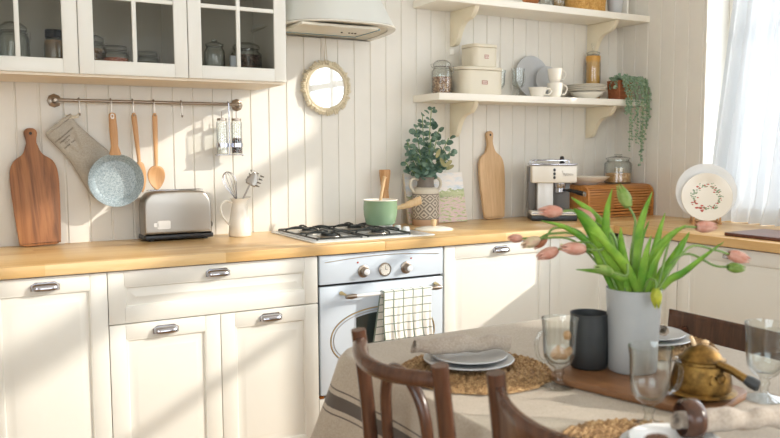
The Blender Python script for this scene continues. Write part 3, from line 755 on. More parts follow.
# oven mitt
def mitt():
    t = thing('oven_mitt', 'grey linen oven mitt hanging at a slant at the left end of the rail', 'oven mitt', (-.797, -.030, HZ+.006)); t.scale = (1, .8, 1)
    # outline in the wall plane, world offsets from the hook (x,z)
    O = [(-.846, 1.432), (-.815, 1.392), (-.775, 1.352), (-.735, 1.315), (-.700, 1.283), (-.675, 1.235), (-.672, 1.17), (-.69, 1.115), (-.735, 1.082), (-.775, 1.098), (-.805, 1.15), (-.83, 1.2), (-.862, 1.255), (-.90, 1.30), (-.938, 1.345), (-.932, 1.364), (-.89, 1.40)]
    P = [Vector((x+.797+.018, 0, z-HZ-.006+.004)) for x, z in O]
    P = catmull(P+[P[0]], 4)[:-1]; n = len(P)
    c = Vector((sum(p.x for p in P)/n, 0, sum(p.z for p in P)/n))
    mb = MB(); front = []; 
    def ring(k, y): return [(c.x+(p.x-c.x)*k, y+ (.004*sin(p.x*60+p.z*35)*k*(1-k)*4), c.z+(p.z-c.z)*k) for p in P]
    # spine skeleton scaling keeps a pillow-like cross-section
    mb.loops([ring(.02, .006), ring(.5, .008), ring(.9, .006), ring(1, -.002), ring(.985, -.010), ring(.93, -.017), ring(.8, -.023), ring(.6, -.027), ring(.35, -.029), ring(.02, -.030)], True, True)
    b = build('glove', mb, 'mitt', t, angle=180)
    mb = MB(); a, e = Vector((-.920+.797, -.016, 1.36-HZ-.006)), Vector((-.825+.797, -.016, 1.436-HZ-.006))
    mb.tube([a, (a+e)/2+Vector((0, -.012, 0)), e], [.006, .008, .006], 8); build('cuff_hem', mb, 'mitt', t)
    mb = MB(); mb.tube([(-.050, -.014, -.008), (-.012, -.022, -.012), (.0, -.030, .001), (-.002, -.020, -.015), (-.045, -.014, -.022)], .0025, 6); build('hanging_loop', mb, 'fringe', t)
    # lines of small printed lettering
    mb = MB(); d = Vector((.76, 0, .65)).normalized(); dn = Vector((.60, 0, -.80)).normalized()
    q0 = Vector((-.888+.797, 0, 1.322-HZ-.006))
    for row, (st, ln) in enumerate(((.0, .085), (.012, .05), (.028, .018), (.012, .05))):
        x = st
        while x < st+ln:
            w = R.uniform(.004, .007); s = q0+dn*(row*.0135)+d*x; e2 = s+d*w
            mb.tube([s+Vector((0, -.0305, 0)), s+d*(w*.3)-dn*.006+Vector((0, -.0305, 0)), s+d*(w*.6)+Vector((0, -.0305, 0)), e2-dn*.005+Vector((0, -.0305, 0))], .0007, 4)
            x += w+.002
    o = build('printed_lettering', mb, 'ink', t)
mitt()
# hanging cruet holder with two glass shakers
sh = thing('shaker_rack', 'chrome rack for glass shakers hanging at the right end of the rail', 'rack', (-.177, -.062, 1.493))
mb = MB(); mb.tube([(0, .012, .0085), (0, .0, .010), (0, -.010, .004), (0, -.010, -.20)], .003, 8)
mb.box(-.062, .062, -.030, .010, -.226, -.222, .001)
for cx in (-.033, .033):
    mb.lathe([(.0275, -.19), (.0275, -.172), (.0262, -.172), (.0262, -.19)], 24, cx, -.010)
    mb.tube([(cx-.0268 if cx > 0 else cx+.0268, -.010, -.181), (0, -.010, -.181)], .002, 6)
for cx in (-.058, .058): mb.tube([(cx, -.010, -.222), (cx, -.010, -.230)], .003, 6)
mb.tube([(0, -.010, -.2), (0, -.010, -.224)], .003, 8)
build('frame', mb, 'chrome', sh)
for cx, fill, lab in ((-.033, None, 'left glass shaker, pale and nearly empty, in the chrome rack'), (.033, 'g_dark', 'right glass shaker with dark pepper in the chrome rack')):
    t = thing('shaker', lab, 'shaker', (-.177+cx, -.072, 1.493-.2215), 0, 'glass shakers in the hanging rack')
    mb = MB(); mb.lathe([(0, .0), (.023, .0), (.0245, .006), (.0245, .140), (.021, .147), (.021, .150)], 24); mb.lathe([(0, .003), (.022, .005), (.023, .14)], 24); build('glass_body', mb, 'glass', t)
    mb = MB(); mb.lathe([(.0215, .148), (.0215, .158), (.0, .160), (0, .148)], 20); build('cap', mb, 'nickel', t)
    mb = MB(); mb.tube([(0, 0, .160), (0, 0, .188)], .0018, 6); build('pin', mb, 'nickel', t)
    mb = MB(); hgt = .07 if fill else .02; mb.lathe([(0, .006), (.021, .006), (.021, hgt), (0, hgt+.004)], 20); build('contents', mb, fill or 'white', t)

# ------------------------------------------------------------------ cutting boards on the worktop
def paddle(name, label, loc, H_, W_, HW, HL, mat, lean, rz, th=.018, tilt=0, taper=.9):
    hw = W_/2; pts = []
    zs = H_-HL
    half = [(hw*taper, 0.0), (hw*taper+.002, .0)]
    right = catmull([(hw*taper-.022, .0, 0), (hw*taper-.006, .007, 0), (hw*taper, .024, 0), (hw, zs*.55, 0), (hw, zs*.82, 0), (hw*.82, zs*.95, 0), (hw*.42, zs*1.03, 0), (HW*1.05, zs*1.12, 0), (HW*.85, H_-HL*.45, 0), (HW*1.1, H_-.018, 0), (HW*.65, H_-.003, 0), (0, H_, 0)], 5)
    out = [(p.x, p.y) for p in right]; out += [(-p.x, p.y) for p in reversed(right[:-1])]
    t = thing(name, label, 'cutting board', loc, rz)
    mb = MB(); mb.prism(out, -th/2, th/2, 'y', .003)
    o = build('board', mb, mat, t); o.rotation_euler = (lean, tilt, 0)
    mb = MB(); mb.T = Matrix.Translation((0, -th/2-.0006, H_-.022)) @ Matrix.Rotation(pi/2, 4, 'X'); mb.lathe([(0, 0), (.006, 0), (.006, .0008), (0, .0008)], 14)
    h = build('hanging_hole', mb, 'ink', o)
    return t
paddle('cutting_board', 'dark acacia paddle board leaning on the wall at the far left', (-.962, -.070, .9135), .470, .176, .022, .115, 'acacia', radians(-6), 0, .02, radians(-2), .88)
paddle('cutting_board', 'light wood paddle board leaning on the wall left of the coffee machine', (1.292, -.055, .9135), .475, .162, .019, .125, 'maple', radians(-5), 0, .02, radians(-1), .82)

# ------------------------------------------------------------------ toaster
ts = thing('toaster', 'brushed steel long-slot toaster on the worktop beside the left board', 'toaster', (-.428, -.090, .9105))
ts.scale = (1.03, 1, 1.04)
ts.rotation_euler = (0, 0, 0)
mb = MB()
def tsec(x, k):     # cross-section (y,z) of the rounded shell
    return [(x, y*k, .024+(z-.024)*1) for y, z in []]
prof = catmull([(-.138, .024, 0), (-.139, .10, 0), (-.136, .155, 0), (-.118, .187, 0), (-.09, .199, 0), (0, .203, 0), (.09, .199, 0), (.118, .187, 0), (.136, .155, 0), (.139, .10, 0), (.138, .024, 0)], 5)
mb.prism([(p.x, p.y) for p in prof], -.057, .057, 'y', .012, 3); body = build('shell', mb, 'steel', ts, angle=50)
mb = MB(); mb.prism(rrect(-.143, .143, -.062, .062, .012), .006, .0235, 'z', .003)
for x in (-.11, .11):
    for y in (-.04, .04): mb.lathe([(0, 0), (.012, 0), (.012, .006), (0, .006)], 12, x, y)
build('base', mb, 'black', ts)
mb = MB(); mb.prism(rrect(-.115, .115, -.022, .022, .008), .2025, .2045, 'z'); sl = build('slot_plate', mb, 'chrome', ts)
mb = MB(); mb.box(-.105, .105, -.013, .013, .2045, .2050); build('slot', mb, 'black', sl)
mb = MB(); mb.box(.139, .146, -.012, .012, .138, .148, .002); mb.box(.139, .141, -.003, .003, .06, .15); build('lever', mb, 'black', ts)
mb = MB(); mb.T = Matrix.Translation((.139, -.005, .055)) @ Matrix.Rotation(pi/2, 4, 'Y'); mb.lathe([(0, 0), (.013, 0), (.011, .012), (0, .013)], 18); build('dial', mb, 'black', ts)
mb = MB(); mb.prism(rrect(-.088, -.035, .048, .082, .006), -.0590, -.0572, 'y'); mb.prism(rrect(-.102, -.084, .058, .074, .004), -.0590, -.0572, 'y'); build('paper_sticker', mb, paint('pale_sticker', 'd8d6d2', .6), ts)

# ------------------------------------------------------------------ jug with whisk and server
jg = thing('enamel_jug', 'cream enamel jug holding a whisk between toaster and hob', 'jug', (-.157, -.13, .9105))
mb = MB(); mb.lathe([(0, 0), (.046, 0), (.050, .004), (.046, .06), (.037, .12), (.031, .145), (.034, .155), (.040, .168), (.0385, .168), (.031, .154), (.029, .145), (.035, .12), (.044, .06), (.046, .01), (0, .006)], 36)
for v in mb.bm.verts:
    if v.co.z > .15 and v.co.x > .02: k = (v.co.x-.02)/.02*(v.co.z-.15)/.018; v.co.x += .012*k; v.co.z += .006*k
build('jug_body', mb, 'ceram', jg, angle=60)
mb = MB(); mb.tube(catmull([(-.033, 0, .148), (-.060, 0, .158), (-.083, 0, .140), (-.080, 0, .10), (-.058, 0, .065), (-.046, 0, .052)], 5), .0045, 8); build('handle', mb, 'ceram', jg)
wk = thing('whisk', 'wire balloon whisk standing in the cream jug', 'whisk', (-.168, -.13, 1.068)); wk.rotation_euler = (0, radians(-20), 0)
mb = MB()
for i in range(6):
    a = pi*i/6; c, s = cos(a), sin(a)
    mb.tube(catmull([(0, 0, .0), (.012*c, .012*s, .035), (.028*c, .028*s, .085), (.024*c, .024*s, .118), (0, 0, .135), (-.024*c, -.024*s, .118), (-.028*c, -.028*s, .085), (-.012*c, -.012*s, .035), (0, 0, 0)], 4), .0011, 5)
build('wires', mb, 'chrome', wk)
mb = MB(); mb.tube([(0, 0, -.115), (0, 0, .004)], [.004, .0055], 10); build('handle', mb, 'chrome', wk)
sv = thing('spaghetti_server', 'steel toothed spaghetti server standing in the cream jug', 'utensil', (-.143, -.125, 1.066)); sv.rotation_euler = (0, radians(28), 0)
mb = MB(); mb.tube(catmull([(0, 0, -.10), (0, 0, .03), (0, 0, .085)], 4), .0042, 8, flat=1); build('handle', mb, 'steel', sv)
mb = MB()
def spf(u, v): a = (u-.5)*1.9; return (.034*sin(a)*(.5+.5*sin(pi*min(1, .2+v))), .010*cos(a)-.012, .078+.065*v)
mb.grid(spf, 13, 9); hd_ = build('head', mb, 'steel', sv, solid=.0015, angle=180)
for i in range(4):
    for sx in (-1, 1):
        mb = MB(); z = .088+.016*i; mb.tube([(sx*.024, -.010, z), (sx*.034, -.028, z)], [.004, .0025], 6); build('tooth', mb, 'steel', hd_)

# ------------------------------------------------------------------ saucepan, mill, lid
sp_ = thing('saucepan', 'sage green saucepan with wooden handle on the right rear burner', 'saucepan', (.486, -.255, .9102))
sp_.location = (.459, -.300, .9448); sp_.scale = (.93, .93, 1.17)
mb = MB(); mb.lathe([(0, 0), (.066, 0), (.074, .008), (.083, .04), (.085, .07), (.083, .092), (.085, .096)], 48)
build('pan_body', mb, 'greenpan', sp_, angle=60)
mb = MB(); mb.lathe([(.0855, .0955), (.0862, .099), (.083, .099), (.081, .092), (.082, .07), (.080, .04), (.072, .010), (.064, .004), (0, .003)], 48); build('enamel_lining', mb, 'ceram', sp_, angle=60)
mb = MB(); mb.T = Matrix.Rotation(radians(-28), 4, 'Z')
mb.tube(catmull([(.082, 0, .066), (.10, 0, .068), (.125, 0, .074), (.165, 0, .085), (.195, 0, .094), (.203, 0, .096)], 4), [.008]*5+[.011]*4+[.0145]*4+[.0165]*4+[.017, .017, .014, .008], 14); build('handle', mb, 'palewood', sp_)
o = MB(); o.tube(catmull([(0, 0, -.115), (0, 0, -.02), (.002, 0, .07), (.006, 0, .085)], 5), [.014]*4+[.007]*4+[.008]*4+[.0095]*4, 10)
o = build('wooden_spoon', o, 'palewood'); o.location = (.462, -.304, 1.082); o.rotation_euler = (radians(5), radians(7), 0); tag(o, 'pale wooden spoon standing in the green saucepan', 'utensil')
ml = thing('pepper_mill', 'tall waisted wooden pepper mill behind the green saucepan', 'pepper mill', (.612, -.065, .9105))
mb = MB(); mb.lathe([(0, 0), (.032, 0), (.033, .004), (.032, .05), (.026, .10), (.019, .16), (.0185, .178), (0, .178)], 8, a0=.2); build('mill_body', mb, 'oak', ml, angle=20)
mb = MB(); mb.lathe([(0, .179), (.018, .179), (.023, .22), (.028, .262), (.028, .277), (.025, .28), (0, .28)], 8, a0=.2); build('mill_head', mb, 'oak', ml, angle=20)
ld = thing('pan_lid', 'white enamel pan lid with wooden knob lying in front of the vase', 'lid', (.722, -.345, .9105))
mb = MB(); mb.lathe([(0, .012), (.06, .009), (.086, .003), (.092, 0), (.093, .003), (.086, .008), (.05, .015), (0, .018)], 48); build('lid_disc', mb, 'ceram', ld, angle=60)
mb = MB(); mb.lathe([(0, .017), (.010, .017), (.0125, .030), (.0135, .045), (.011, .049), (0, .05)], 18); build('knob', mb, 'palewood', ld)

# ------------------------------------------------------------------ patterned vase with eucalyptus, painting
vs = thing('stoneware_vase', 'two-handled stoneware vase with diamond pattern behind the pan lid', 'vase', (.812, -.125, .9105))
mb = MB(); mb.lathe([(0, 0), (.064, 0), (.066, .004), (.067, .030)], 48); build('base', mb, 'stone_low', vs)
mb = MB(); mb.lathe([(.067, .0305), (.068, .06), (.068, .10), (.068, .13), (.067, .158)], 48); build('patterned_belly', mb, 'aztec', vs)
mb = MB(); mb.lathe([(.067, .1585), (.066, .172), (.058, .184), (.046, .190)], 48); build('shoulder', mb, 'stone_pale', vs)
mb = MB(); mb.lathe([(.0462, .1905), (.042, .205), (.041, .225), (.046, .240), (.044, .241), (.038, .225), (.038, .2), (.04, .02), (0, .01)], 40); build('neck', mb, 'stone_top', vs)
for s_ in (-1, 1):
    mb = MB(); mb.tube(catmull([(s_*.044, 0, .228), (s_*.066, 0, .236), (s_*.086, 0, .222), (s_*.088, 0, .195), (s_*.070, 0, .172), (s_*.062, 0, .170)], 5), .0075, 8); build('handle', mb, 'stone_pale', vs)
def leaf_disc(mb, c, n, r, droop=.25, asp=.85, tdir=None):
    n = Vector(n).normalized(); a = Vector(tdir) if tdir else n.orthogonal(); a = (a-n*a.dot(n)).normalized(); b = n.cross(a); c = Vector(c)
    pts = [c+(a*(cos(t)*r)+b*(sin(t)*r*asp))-n*(droop*r*(cos(t)**2)) for t in [2*pi*i/9 for i in range(9)]]
    vs_ = [mb._v(p) for p in pts]; cc = mb._v(c)
    for i in range(9): mb.face([cc, vs_[i], vs_[(i+1) % 9]])
eu = thing('eucalyptus_bunch', 'bunch of dark green eucalyptus branches standing in the stoneware vase', 'plant', (.812, -.125, 1.10))
mbl, mbs, mbp = MB(), MB(), MB()
for (tx, ty, tz, m) in [(.035, .0, .395, 11), (.0, .03, .36, 9), (-.045, .02, .30, 9), (-.115, -.01, .235, 9), (-.075, -.04, .175, 8), (.06, -.03, .29, 9), (.125, -.02, .245, 8), (.155, .01, .18, 8), (.095, -.05, .15, 8), (-.03, -.06, .14, 7), (.04, .04, .21, 8), (-.09, .03, .20, 7), (.0, -.05, .24, 8), (-.12, .0, .13, 6)]:
    p = catmull([(0, 0, -.06), (tx*.15, ty*.15, .05), (tx*.6, ty*.6, tz*.6), (tx, ty, tz)], 8); mbs.tube(p, [.0022]*len(p), 5)
    for k in range(int(m*2.2)):
        q = p[int(len(p)*(.38+.6*(k//2)/m)) if int(len(p)*(.38+.6*(k//2)/m)) < len(p) else -1]
        a = R.uniform(0, 2*pi) if k % 2 == 0 else a+pi
        d = Vector((cos(a), sin(a), R.uniform(-.2, .5))).normalized(); r = R.uniform(.015, .025)*(1-.25*(k//2)/m)
        nrm = Vector((R.uniform(-.7, .4), R.uniform(-1, -.2), R.uniform(.2, 1)))
        leaf_disc(mbl, q+d*(r+.004), nrm, r, .3, R.uniform(.75, .95), d)
for (x, y, z, dx, dz) in [(.03, -.07, .17, .5, 1), (.10, -.07, .10, 1, .4), (.085, -.08, .12, 1, .7), (.05, -.08, .125, -.4, 1)]:
    leaf_disc(mbp, (x, y, z), (-.3, -1, .3), .026, .15, .4, (dx, 0, dz))
build('leaves', mbl, 'euc', eu, recalc=False, smooth=False); build('stems', mbs, 'tstem', eu); build('pale_leaves', mbp, 'eucbud', eu, recalc=False)

pc = thing('painting', 'unframed canvas of a pastel landscape leaning behind the stoneware vase', 'painting', (.918, -.085, .9125)); pc.rotation_euler = (radians(-12), 0, 0)
mb = MB(); mb.box(-.178, .178, .0, .018, 0, .262, .001); build('canvas', mb, paint('raw_canvas_edge', 'd9cdb8', .8), pc)
mb = MB(); mb.grid(lambda u, v: (-.177+.354*u, -.0008, .001+.26*v), 2, 2); build('painted_face', mb, 'painting', pc, recalc=False)

# ------------------------------------------------------------------ espresso machine
es = thing('espresso_machine', 'cream and chrome espresso machine on the worktop behind the tulips', 'coffee machine', (1.548, -.225, .9105), radians(-33)); es.scale = (.78, .86, 1.0)
mb = MB(); mb.box(-.15, .15, -.10, .125, .200, .292, .008, 3); bd = build('housing', mb, 'ceram', es)
mb = MB(); mb.box(-.152, .152, -.102, .127, .2925, .302, .003)
mb.tube([(x, y, .318) for x, y in rrect(-.14, .10, -.09, .115, .02)], .003, 6, closed=True)
for x, y in ((-.14, -.07), (.10, -.07), (-.14, .09), (.10, .09)): mb.tube([(x, y, .302), (x, y, .318)], .003, 6)
build('cup_rack', mb, 'chrome', es)
mb = MB(); mb.lathe([(0, .302), (.018, .302), (.015, .312), (0, .314)], 16, .055, -.06); mb.lathe([(0, .312), (.01, .313), (.016, .325), (.012, .338), (0, .341)], 18, .055, -.06); build('steam_cap', mb, 'black', es)
mb = MB(); mb.box(-.105, -.0, -.06, .12, .052, .199, .004); build('column', mb, 'white_ceram', es)
mb = MB(); mb.box(-.160, -.108, .0, .125, .052, .285, .006); mb.box(.004, .13, .05, .12, .052, .199, .004); build('water_tank', mb, paint('smoky_grey_plastic', '6d6a66', .3), es)
mb = MB(); mb.box(-.155, .155, -.125, .127, .03, .0515, .006, 2); tr_ = build('base', mb, 'ceram', es)
mb = MB(); mb.box(-.152, .152, -.122, .124, .0, .0295, .004); build('foot', mb, 'black', tr_)
mb = MB(); mb.box(-.12, .135, -.115, .03, .0518, .056, .002)
for i in range(12): mb.box(-.115+i*.021, -.106+i*.021, -.11, .025, .056, .0575)
build('drip_grate', mb, 'steel', es)
mb = MB(); mb.lathe([(0, .199), (.036, .199), (.036, .182), (.030, .172), (0, .172)], 24, .045, -.055); build('group_head', mb, 'chrome', es)
mb = MB(); mb.lathe([(0, .171), (.033, .171), (.033, .150), (.02, .142), (0, .142)], 24, .045, -.055); pf = build('portafilter', mb, 'chrome', es)
mb = MB(); mb.tube(catmull([(.07, -.07, .160), (.11, -.10, .160), (.16, -.135, .150), (.185, -.153, .145)], 4), [.006]*3+[.010]*4+[.0125]*6, 12); build('handle', mb, 'black', pf)
mb = MB(); mb.tube([(.185, -.153, .145), (.197, -.162, .143)], [.0130, .0125], 12); build('handle_cap', mb, 'chrome', pf)
for z in (.268, .248, .228):
    mb = MB(); mb.T = Matrix.Translation((.0, -.1005, z)) @ Matrix.Rotation(pi/2, 4, 'X'); mb.lathe([(0, 0), (.0085, 0), (.0075, .004), (0, .005)], 16); build('button', mb, 'black', bd)
mb = MB(); p = [(.05+.075*i/40, -.1008, .244+.009*sin(i*.95)*(1-.5*i/40)+(.012 if i < 6 else 0)) for i in range(41)]; mb.tube(p, .0009, 4); build('script_logo', mb, 'nickel', bd)
mb = MB(); mb.tube([(-.155, -.05, .035), (.155, -.05, .035)], .002, 6); mb.box(-.15, .15, -.1265, -.1245, .038, .044); build('chrome_trim', mb, 'chrome', tr_)

# ------------------------------------------------------------------ bread box, bowl, jar
bb = thing('bread_box', 'orange-brown wooden bread box with slatted roll front in the corner', 'bread box', (1.715, -.325, .9105))
sec = [(.30, 0), (.30, .178), (.05, .178), (.026, .172), (.008, .155), (.001, .13), (.0, .08), (.0, .0)]
for xs in (0, .482): mb = MB(); mb.prism(sec, xs, xs+.014, 'x', .001); build('side_panel', mb, 'bread', bb)
mb = MB(); mb.box(.0145, .4815, .09, .295, .166, .176); mb.box(.0145, .4815, .014, .295, .002, .012); mb.box(.0145, .4815, .286, .295, .012, .166); build('case', mb, 'bread', bb)
mb = MB(); arc = catmull([(.070, .176, 0), (.045, .172, 0), (.022, .162, 0), (.010, .140, 0), (.008, .11, 0), (.008, .08, 0), (.008, .05, 0), (.008, .015, 0)], 2)
for a, b in zip(arc, arc[1:]):
    d = (b-a); n_ = Vector((d.y, -d.x, 0)).normalized()*.004; a2 = a+d*.16; b2 = b-d*.16
    mb.prism([(a2.x, a2.y), (b2.x, b2.y), (b2.x+n_.x, b2.y+n_.y), (a2.x+n_.x, a2.y+n_.y)], .0145, .4815, 'x', .001)
rf = build('roll_front', mb, 'bread', bb)
mb = MB(); mb.box(.2, .32, -.003, .006, .056, .064, .002); build('grip', mb, 'bread', rf)
def bowl(name, label, loc, r, h, mat, cat='bowl', t=.003, foot=.45):
    mb = MB(); mb.lathe([(0, .003), (r*foot*.95, .003), (r*foot, 0), (r*foot*1.05, .003), (r*.75, h*.4), (r*.96, h*.85), (r, h), (r-t, h), (r*.93-t, h*.82), (r*.72, h*.42+t), (r*foot, .006+t), (0, .006+t)], 44)
    o = build(name, mb, mat, angle=60); o.location = loc; return tag(o, label, cat)
bowl('bowl', 'wide shallow cream bowl on the left of the bread box', (1.835, -.17, 1.0890), .135, .045, 'ceram')
gj = clip_jar('storage_jar', 'round glass jar half full of golden oats on the bread box', (2.085, -.17, 1.0890), .078, .170, 'g_oat', .058, lid='knob', wire=False)
mb = MB(); mb.tube(catmull([(.06, -.0, .125), (.095, -.0, .12), (.1, -.0, .09), (.096, -.0, .06)], 4), .003, 6); build('handle', mb, 'glass', gj)
mb = MB(); mb.lathe([(0, 0), (.026, 0), (.028, .004), (.026, .022), (0, .024)], 18); o = build('scoop_cup', mb, 'cord', gj); o.location = (.0, -.01, .066)

# ------------------------------------------------------------------ plate stand and plates by the window
psn = Vector((-.69, -.72, 0)).normalized(); prz = math.atan2(psn.x, -psn.y)
prz = math.atan2(-.72, -.69)+pi/2      # local -y looks at the room
pst = thing('plate_stand', 'small wooden plate stand in front of the curtain', 'plate stand', (2.055, -.805, .9105), prz)
mb = MB(); mb.box(-.068, .068, .02, .034, 0, .012, .002)
for x in (-.062, .062): mb.box(x-.008, x+.008, -.045, .075, 0, .011, .002); mb.tube([(x, -.040, .008), (x, -.044, .034)], [.006, .004], 8); mb.tube([(x, .06, .008), (x, .085, .15)], .005, 8)
build('stand_frame', mb, 'oak', pst)
def plate(name, label, loc, r, mat, rot=None, rz=0, cat='plate', deep=.014, group=None):
    mb = MB(); mb.lathe([(0, .002), (r*.58, .002), (r*.60, 0), (r*.63, .002), (r*.70, .005), (r*.98, deep), (r, deep+.001), (r*.985, deep+.003), (r*.70, .009), (r*.64, .006), (0, .006)], 56)
    o = build(name, mb, mat, angle=60); o.location = loc
    if rot is not None: o.rotation_euler = rot
    return tag(o, label, cat, group)
def stand_plate(name, label, r, mat, off, deep=.014):
    o = plate(name, label, (0, 0, 0), r, mat, deep=deep)
    lean = radians(78); Mx = Matrix.Translation((2.055, -.805, .9105)) @ Matrix.Rotation(prz, 4, 'Z') @ Matrix.Translation((0, off, .0125+r*sin(lean)*1.0)) @ Matrix.Rotation(lean, 4, 'X')
    o.matrix_world = Mx; return o
stand_plate('dinner_plate', 'large plain pale grey plate standing behind the wreath plate', .146, 'white_ceram', .036)
stand_plate('decorated_plate', 'cream plate with a red and green flower wreath on the stand by the window', .122, 'ceram', .002)
dp = bpy.data.objects['decorated_plate']
mbr, mbg = MB(), MB()
for i in range(150):
    a = R.uniform(0, 2*pi); rr = .062+R.gauss(0, .0075); red = R.random() < (.55 if 3.4 < a < 4.6 else .28)
    s_ = R.uniform(.0026, .0052)*(1.5 if 3.7 < a < 4.3 and red else 1); c = (rr*cos(a), rr*sin(a), .0064+i*.000003)
    pts = [(c[0]+s_*cos(t)*1.3, c[1]+s_*sin(t)*R.uniform(.5, .9), c[2]) for t in [2*pi*k/6 for k in range(6)]]
    m_ = mbr if red else mbg; m_.face([m_._v(p) for p in pts])
mbr.bm.normal_update(); mbg.bm.normal_update()
o = build('red_flowers', mbr, paint('berry_red_print', 'b8483a', .5), dp, recalc=False); o = build('green_leaves', mbg, paint('sage_green_print', '8aa07e', .5), dp, recalc=False)

mb = MB(); mb.prism(rrect(-.14, .14, -.26, .26, .02), 0, .014, 'z', .003); o = build('serving_board', mb, 'darkboard'); o.location = (1.80, -1.47, .9105); tag(o, 'thin dark reddish board lying on the worktop under the window', 'cutting board')

# ------------------------------------------------------------------ shelves and corbels
def shelf(name, label, z):
    mb = MB(); mb.box(0, 1.4145, -.25, -.0012, 0, .035, .002)
    t = thing(name, label, 'shelf', (.813, 0, z)); build('board', mb, 'shelf', t)
    for x, hh in ((.225, .19), (1.175, .19)):
        pts = [(-.0015, -.0008), (-.225, -.0008)] + [(-.225+.008, -.018)] + [(p.x, p.y) for p in catmull([(-.212, -.028, 0), (-.185, -.052, 0), (-.145, -.062, 0), (-.115, -.075, 0), (-.085, -.108, 0), (-.065, -.15, 0), (-.045, -.172, 0), (-.0015, -.178, 0)], 4)]
        mb = MB(); mb.prism(pts, x, x+.028, 'x', .002); build('corbel', mb, paint('cream_corbel_paint', 'e9dfc6', .45), t)
    return t
shelf('wall_shelf', 'lower white wall shelf carrying the cream tins and tableware', 1.528)
shelf('wall_shelf', 'upper white wall shelf carrying the wicker basket', 2.0)
mb = MB(); mb.box(-.012, .012, -.012, 0, -.014, .014, .002); o = build('hook_plate', mb, 'white'); o.location = (1.045, -.001, 1.795); tag(o, 'tiny white hook plate below the left bracket of the upper shelf', 'hook')
SZ = 1.5635
clip_jar('clip_jar', 'glass clip jar of brown muesli at the left end of the lower shelf', (.905, -.13, SZ), .052, .17, 'g_brown', .085, rz=-.5)
def tin(name, label, loc, sx, sy, h, lw, rz=0):
    t = thing(name, label, 'tin', loc, rz)
    def oct_(k): return [(x*k, y*k) for x, y in ((-sx+.03, -sy), (sx-.03, -sy), (sx, -sy+.03), (sx, sy-.03), (sx-.03, sy), (-sx+.03, sy), (-sx, sy-.03), (-sx, -sy+.03))]
    def ro(k): 
        return [(p[0]*k, p[1]*k) for p in rrect(-sx, sx, -sy, sy, min(sx, sy)*.55, 6)]
    mb = MB(); mb.prism(ro(1), 0, h-.018, 'z', .004); build('tin_body', mb, 'tin', t)
    mb = MB(); mb.prism(ro(1.025), h-.0175, h, 'z', .004, 3); build('lid', mb, 'tin', t)
    mb = MB(); mb.box(-lw, lw, -sy-.0018, -sy-.0006, h*.36, h*.36+.020); lb = build('label_plate', mb, 'tinlabel', t)
    mb = MB()
    for k in range(2):
        x = -lw*.7
        while x < lw*.7: w = R.uniform(.002, .004); mb.box(x, x+w, -sy-.0024, -sy-.0018, h*.36+.005+k*.007, h*.36+.008+k*.007); x += w+.0015
    build('printed_lines', mb, 'white', lb)
    return t
tin('storage_tin', 'large cream lidded tin, the lower of the stacked pair on the shelf', (1.10, -.14, SZ), .128, .085, .138, .018)
tin('storage_tin', 'small cream lidded tin standing on top of the large tin', (1.125, -.14, SZ+.1395), .080, .065, .115, .013)
def goblet(name, label, loc, rb, h, foot, rz=0, handle=True, group=None):
    t = thing(name, label, 'glass', loc, rz, group); st = h*.30
    mb = MB(); mb.lathe([(0, 0), (foot, 0), (foot, .0025), (foot*.6, .007), (.009, .012), (.008, st*.55), (.012, st*.7), (.009, st*.85), (.014, st*.97), (rb*.62, st*1.12), (rb*.86, st*1.45), (rb*.93, st*1.9), (rb*.97, h*.85), (rb*1.04, h), (rb*1.01, h), (rb*.94, h*.85), (rb*.90, st*1.9), (rb*.82, st*1.5), (rb*.5, st*1.2), (0, st*1.12)], 36)
    build('bowl', mb, 'glass', t, angle=70)
    if handle:
        mb = MB(); mb.tube(catmull([(-rb*.92, 0, h*.80), (-rb*1.30, 0, h*.84), (-rb*1.62, 0, h*.70), (-rb*1.50, 0, h*.50), (-rb*1.1, 0, h*.40), (-rb*.80, 0, h*.40)], 5), .0045, 8); build('handle', mb, 'glass', t)
    return t
goblet('handled_glass', 'clear handled glass on the shelf just right of the cream tins', (1.285, -.10, SZ), .032, .14, .028, .4)
goblet('handled_glass', 'clear footed handled glass on the shelf behind the small cup', (1.385, -.13, SZ), .034, .150, .030, pi+.2)
def mug(name, label, loc, r, h, rz, mat='ceram', group=None, wide=1.15, hs=1):
    t = thing(name, label, 'cup', loc, rz, group)
    mb = MB(); mb.lathe([(0, .002), (r*.6, 0), (r*.68, .003), (r*.85, h*.25), (r*.95, h*.6), (r*wide*.9, h), (r*wide*.9-.003, h), (r*.95-.004, h*.6), (r*.82-.003, h*.27), (r*.5, .006), (0, .006)], 32); build('cup_body', mb, mat, t, angle=60)
    mb = MB(); mb.tube(catmull([(r*.93, 0, h*.82), (r*1.35, 0, h*.88), (r*1.65*hs, 0, h*.62), (r*1.35, 0, h*.28), (r*.84, 0, h*.25)], 5), .0042, 8); build('handle', mb, mat, t); return t
mug('teacup', 'low cream cup on the shelf in front of the standing plates', (1.475, -.185, SZ), .046, .050, -.35, 'ceram', None, 1.2)
mug('mug', 'lower of two stacked tall cream mugs on the shelf', (1.612, -.165, SZ), .042, .080, -.3, 'ceram', 'stacked cream mugs on the shelf')
mug('mug', 'upper of two stacked tall cream mugs on the shelf', (1.610, -.165, SZ+.0805), .040, .075, -.2, 'ceram', 'stacked cream mugs on the shelf')
def lean_plate(label, x, y, r, lean, mat='grey_ceram'):
    o = plate('side_plate', label, (0, 0, 0), r, mat, group='grey plates leaning on the shelf wall')
    o.matrix_world = Matrix.Translation((x, y, SZ+.001+r*sin(lean))) @ Matrix.Rotation(lean, 4, 'X')
lean_plate('larger grey plate leaning against the wall above the shelf cups', 1.555, -.032, .118, radians(82))
lean_plate('smaller grey plate leaning in front of the larger grey one', 1.64, -.066, .090, radians(80))
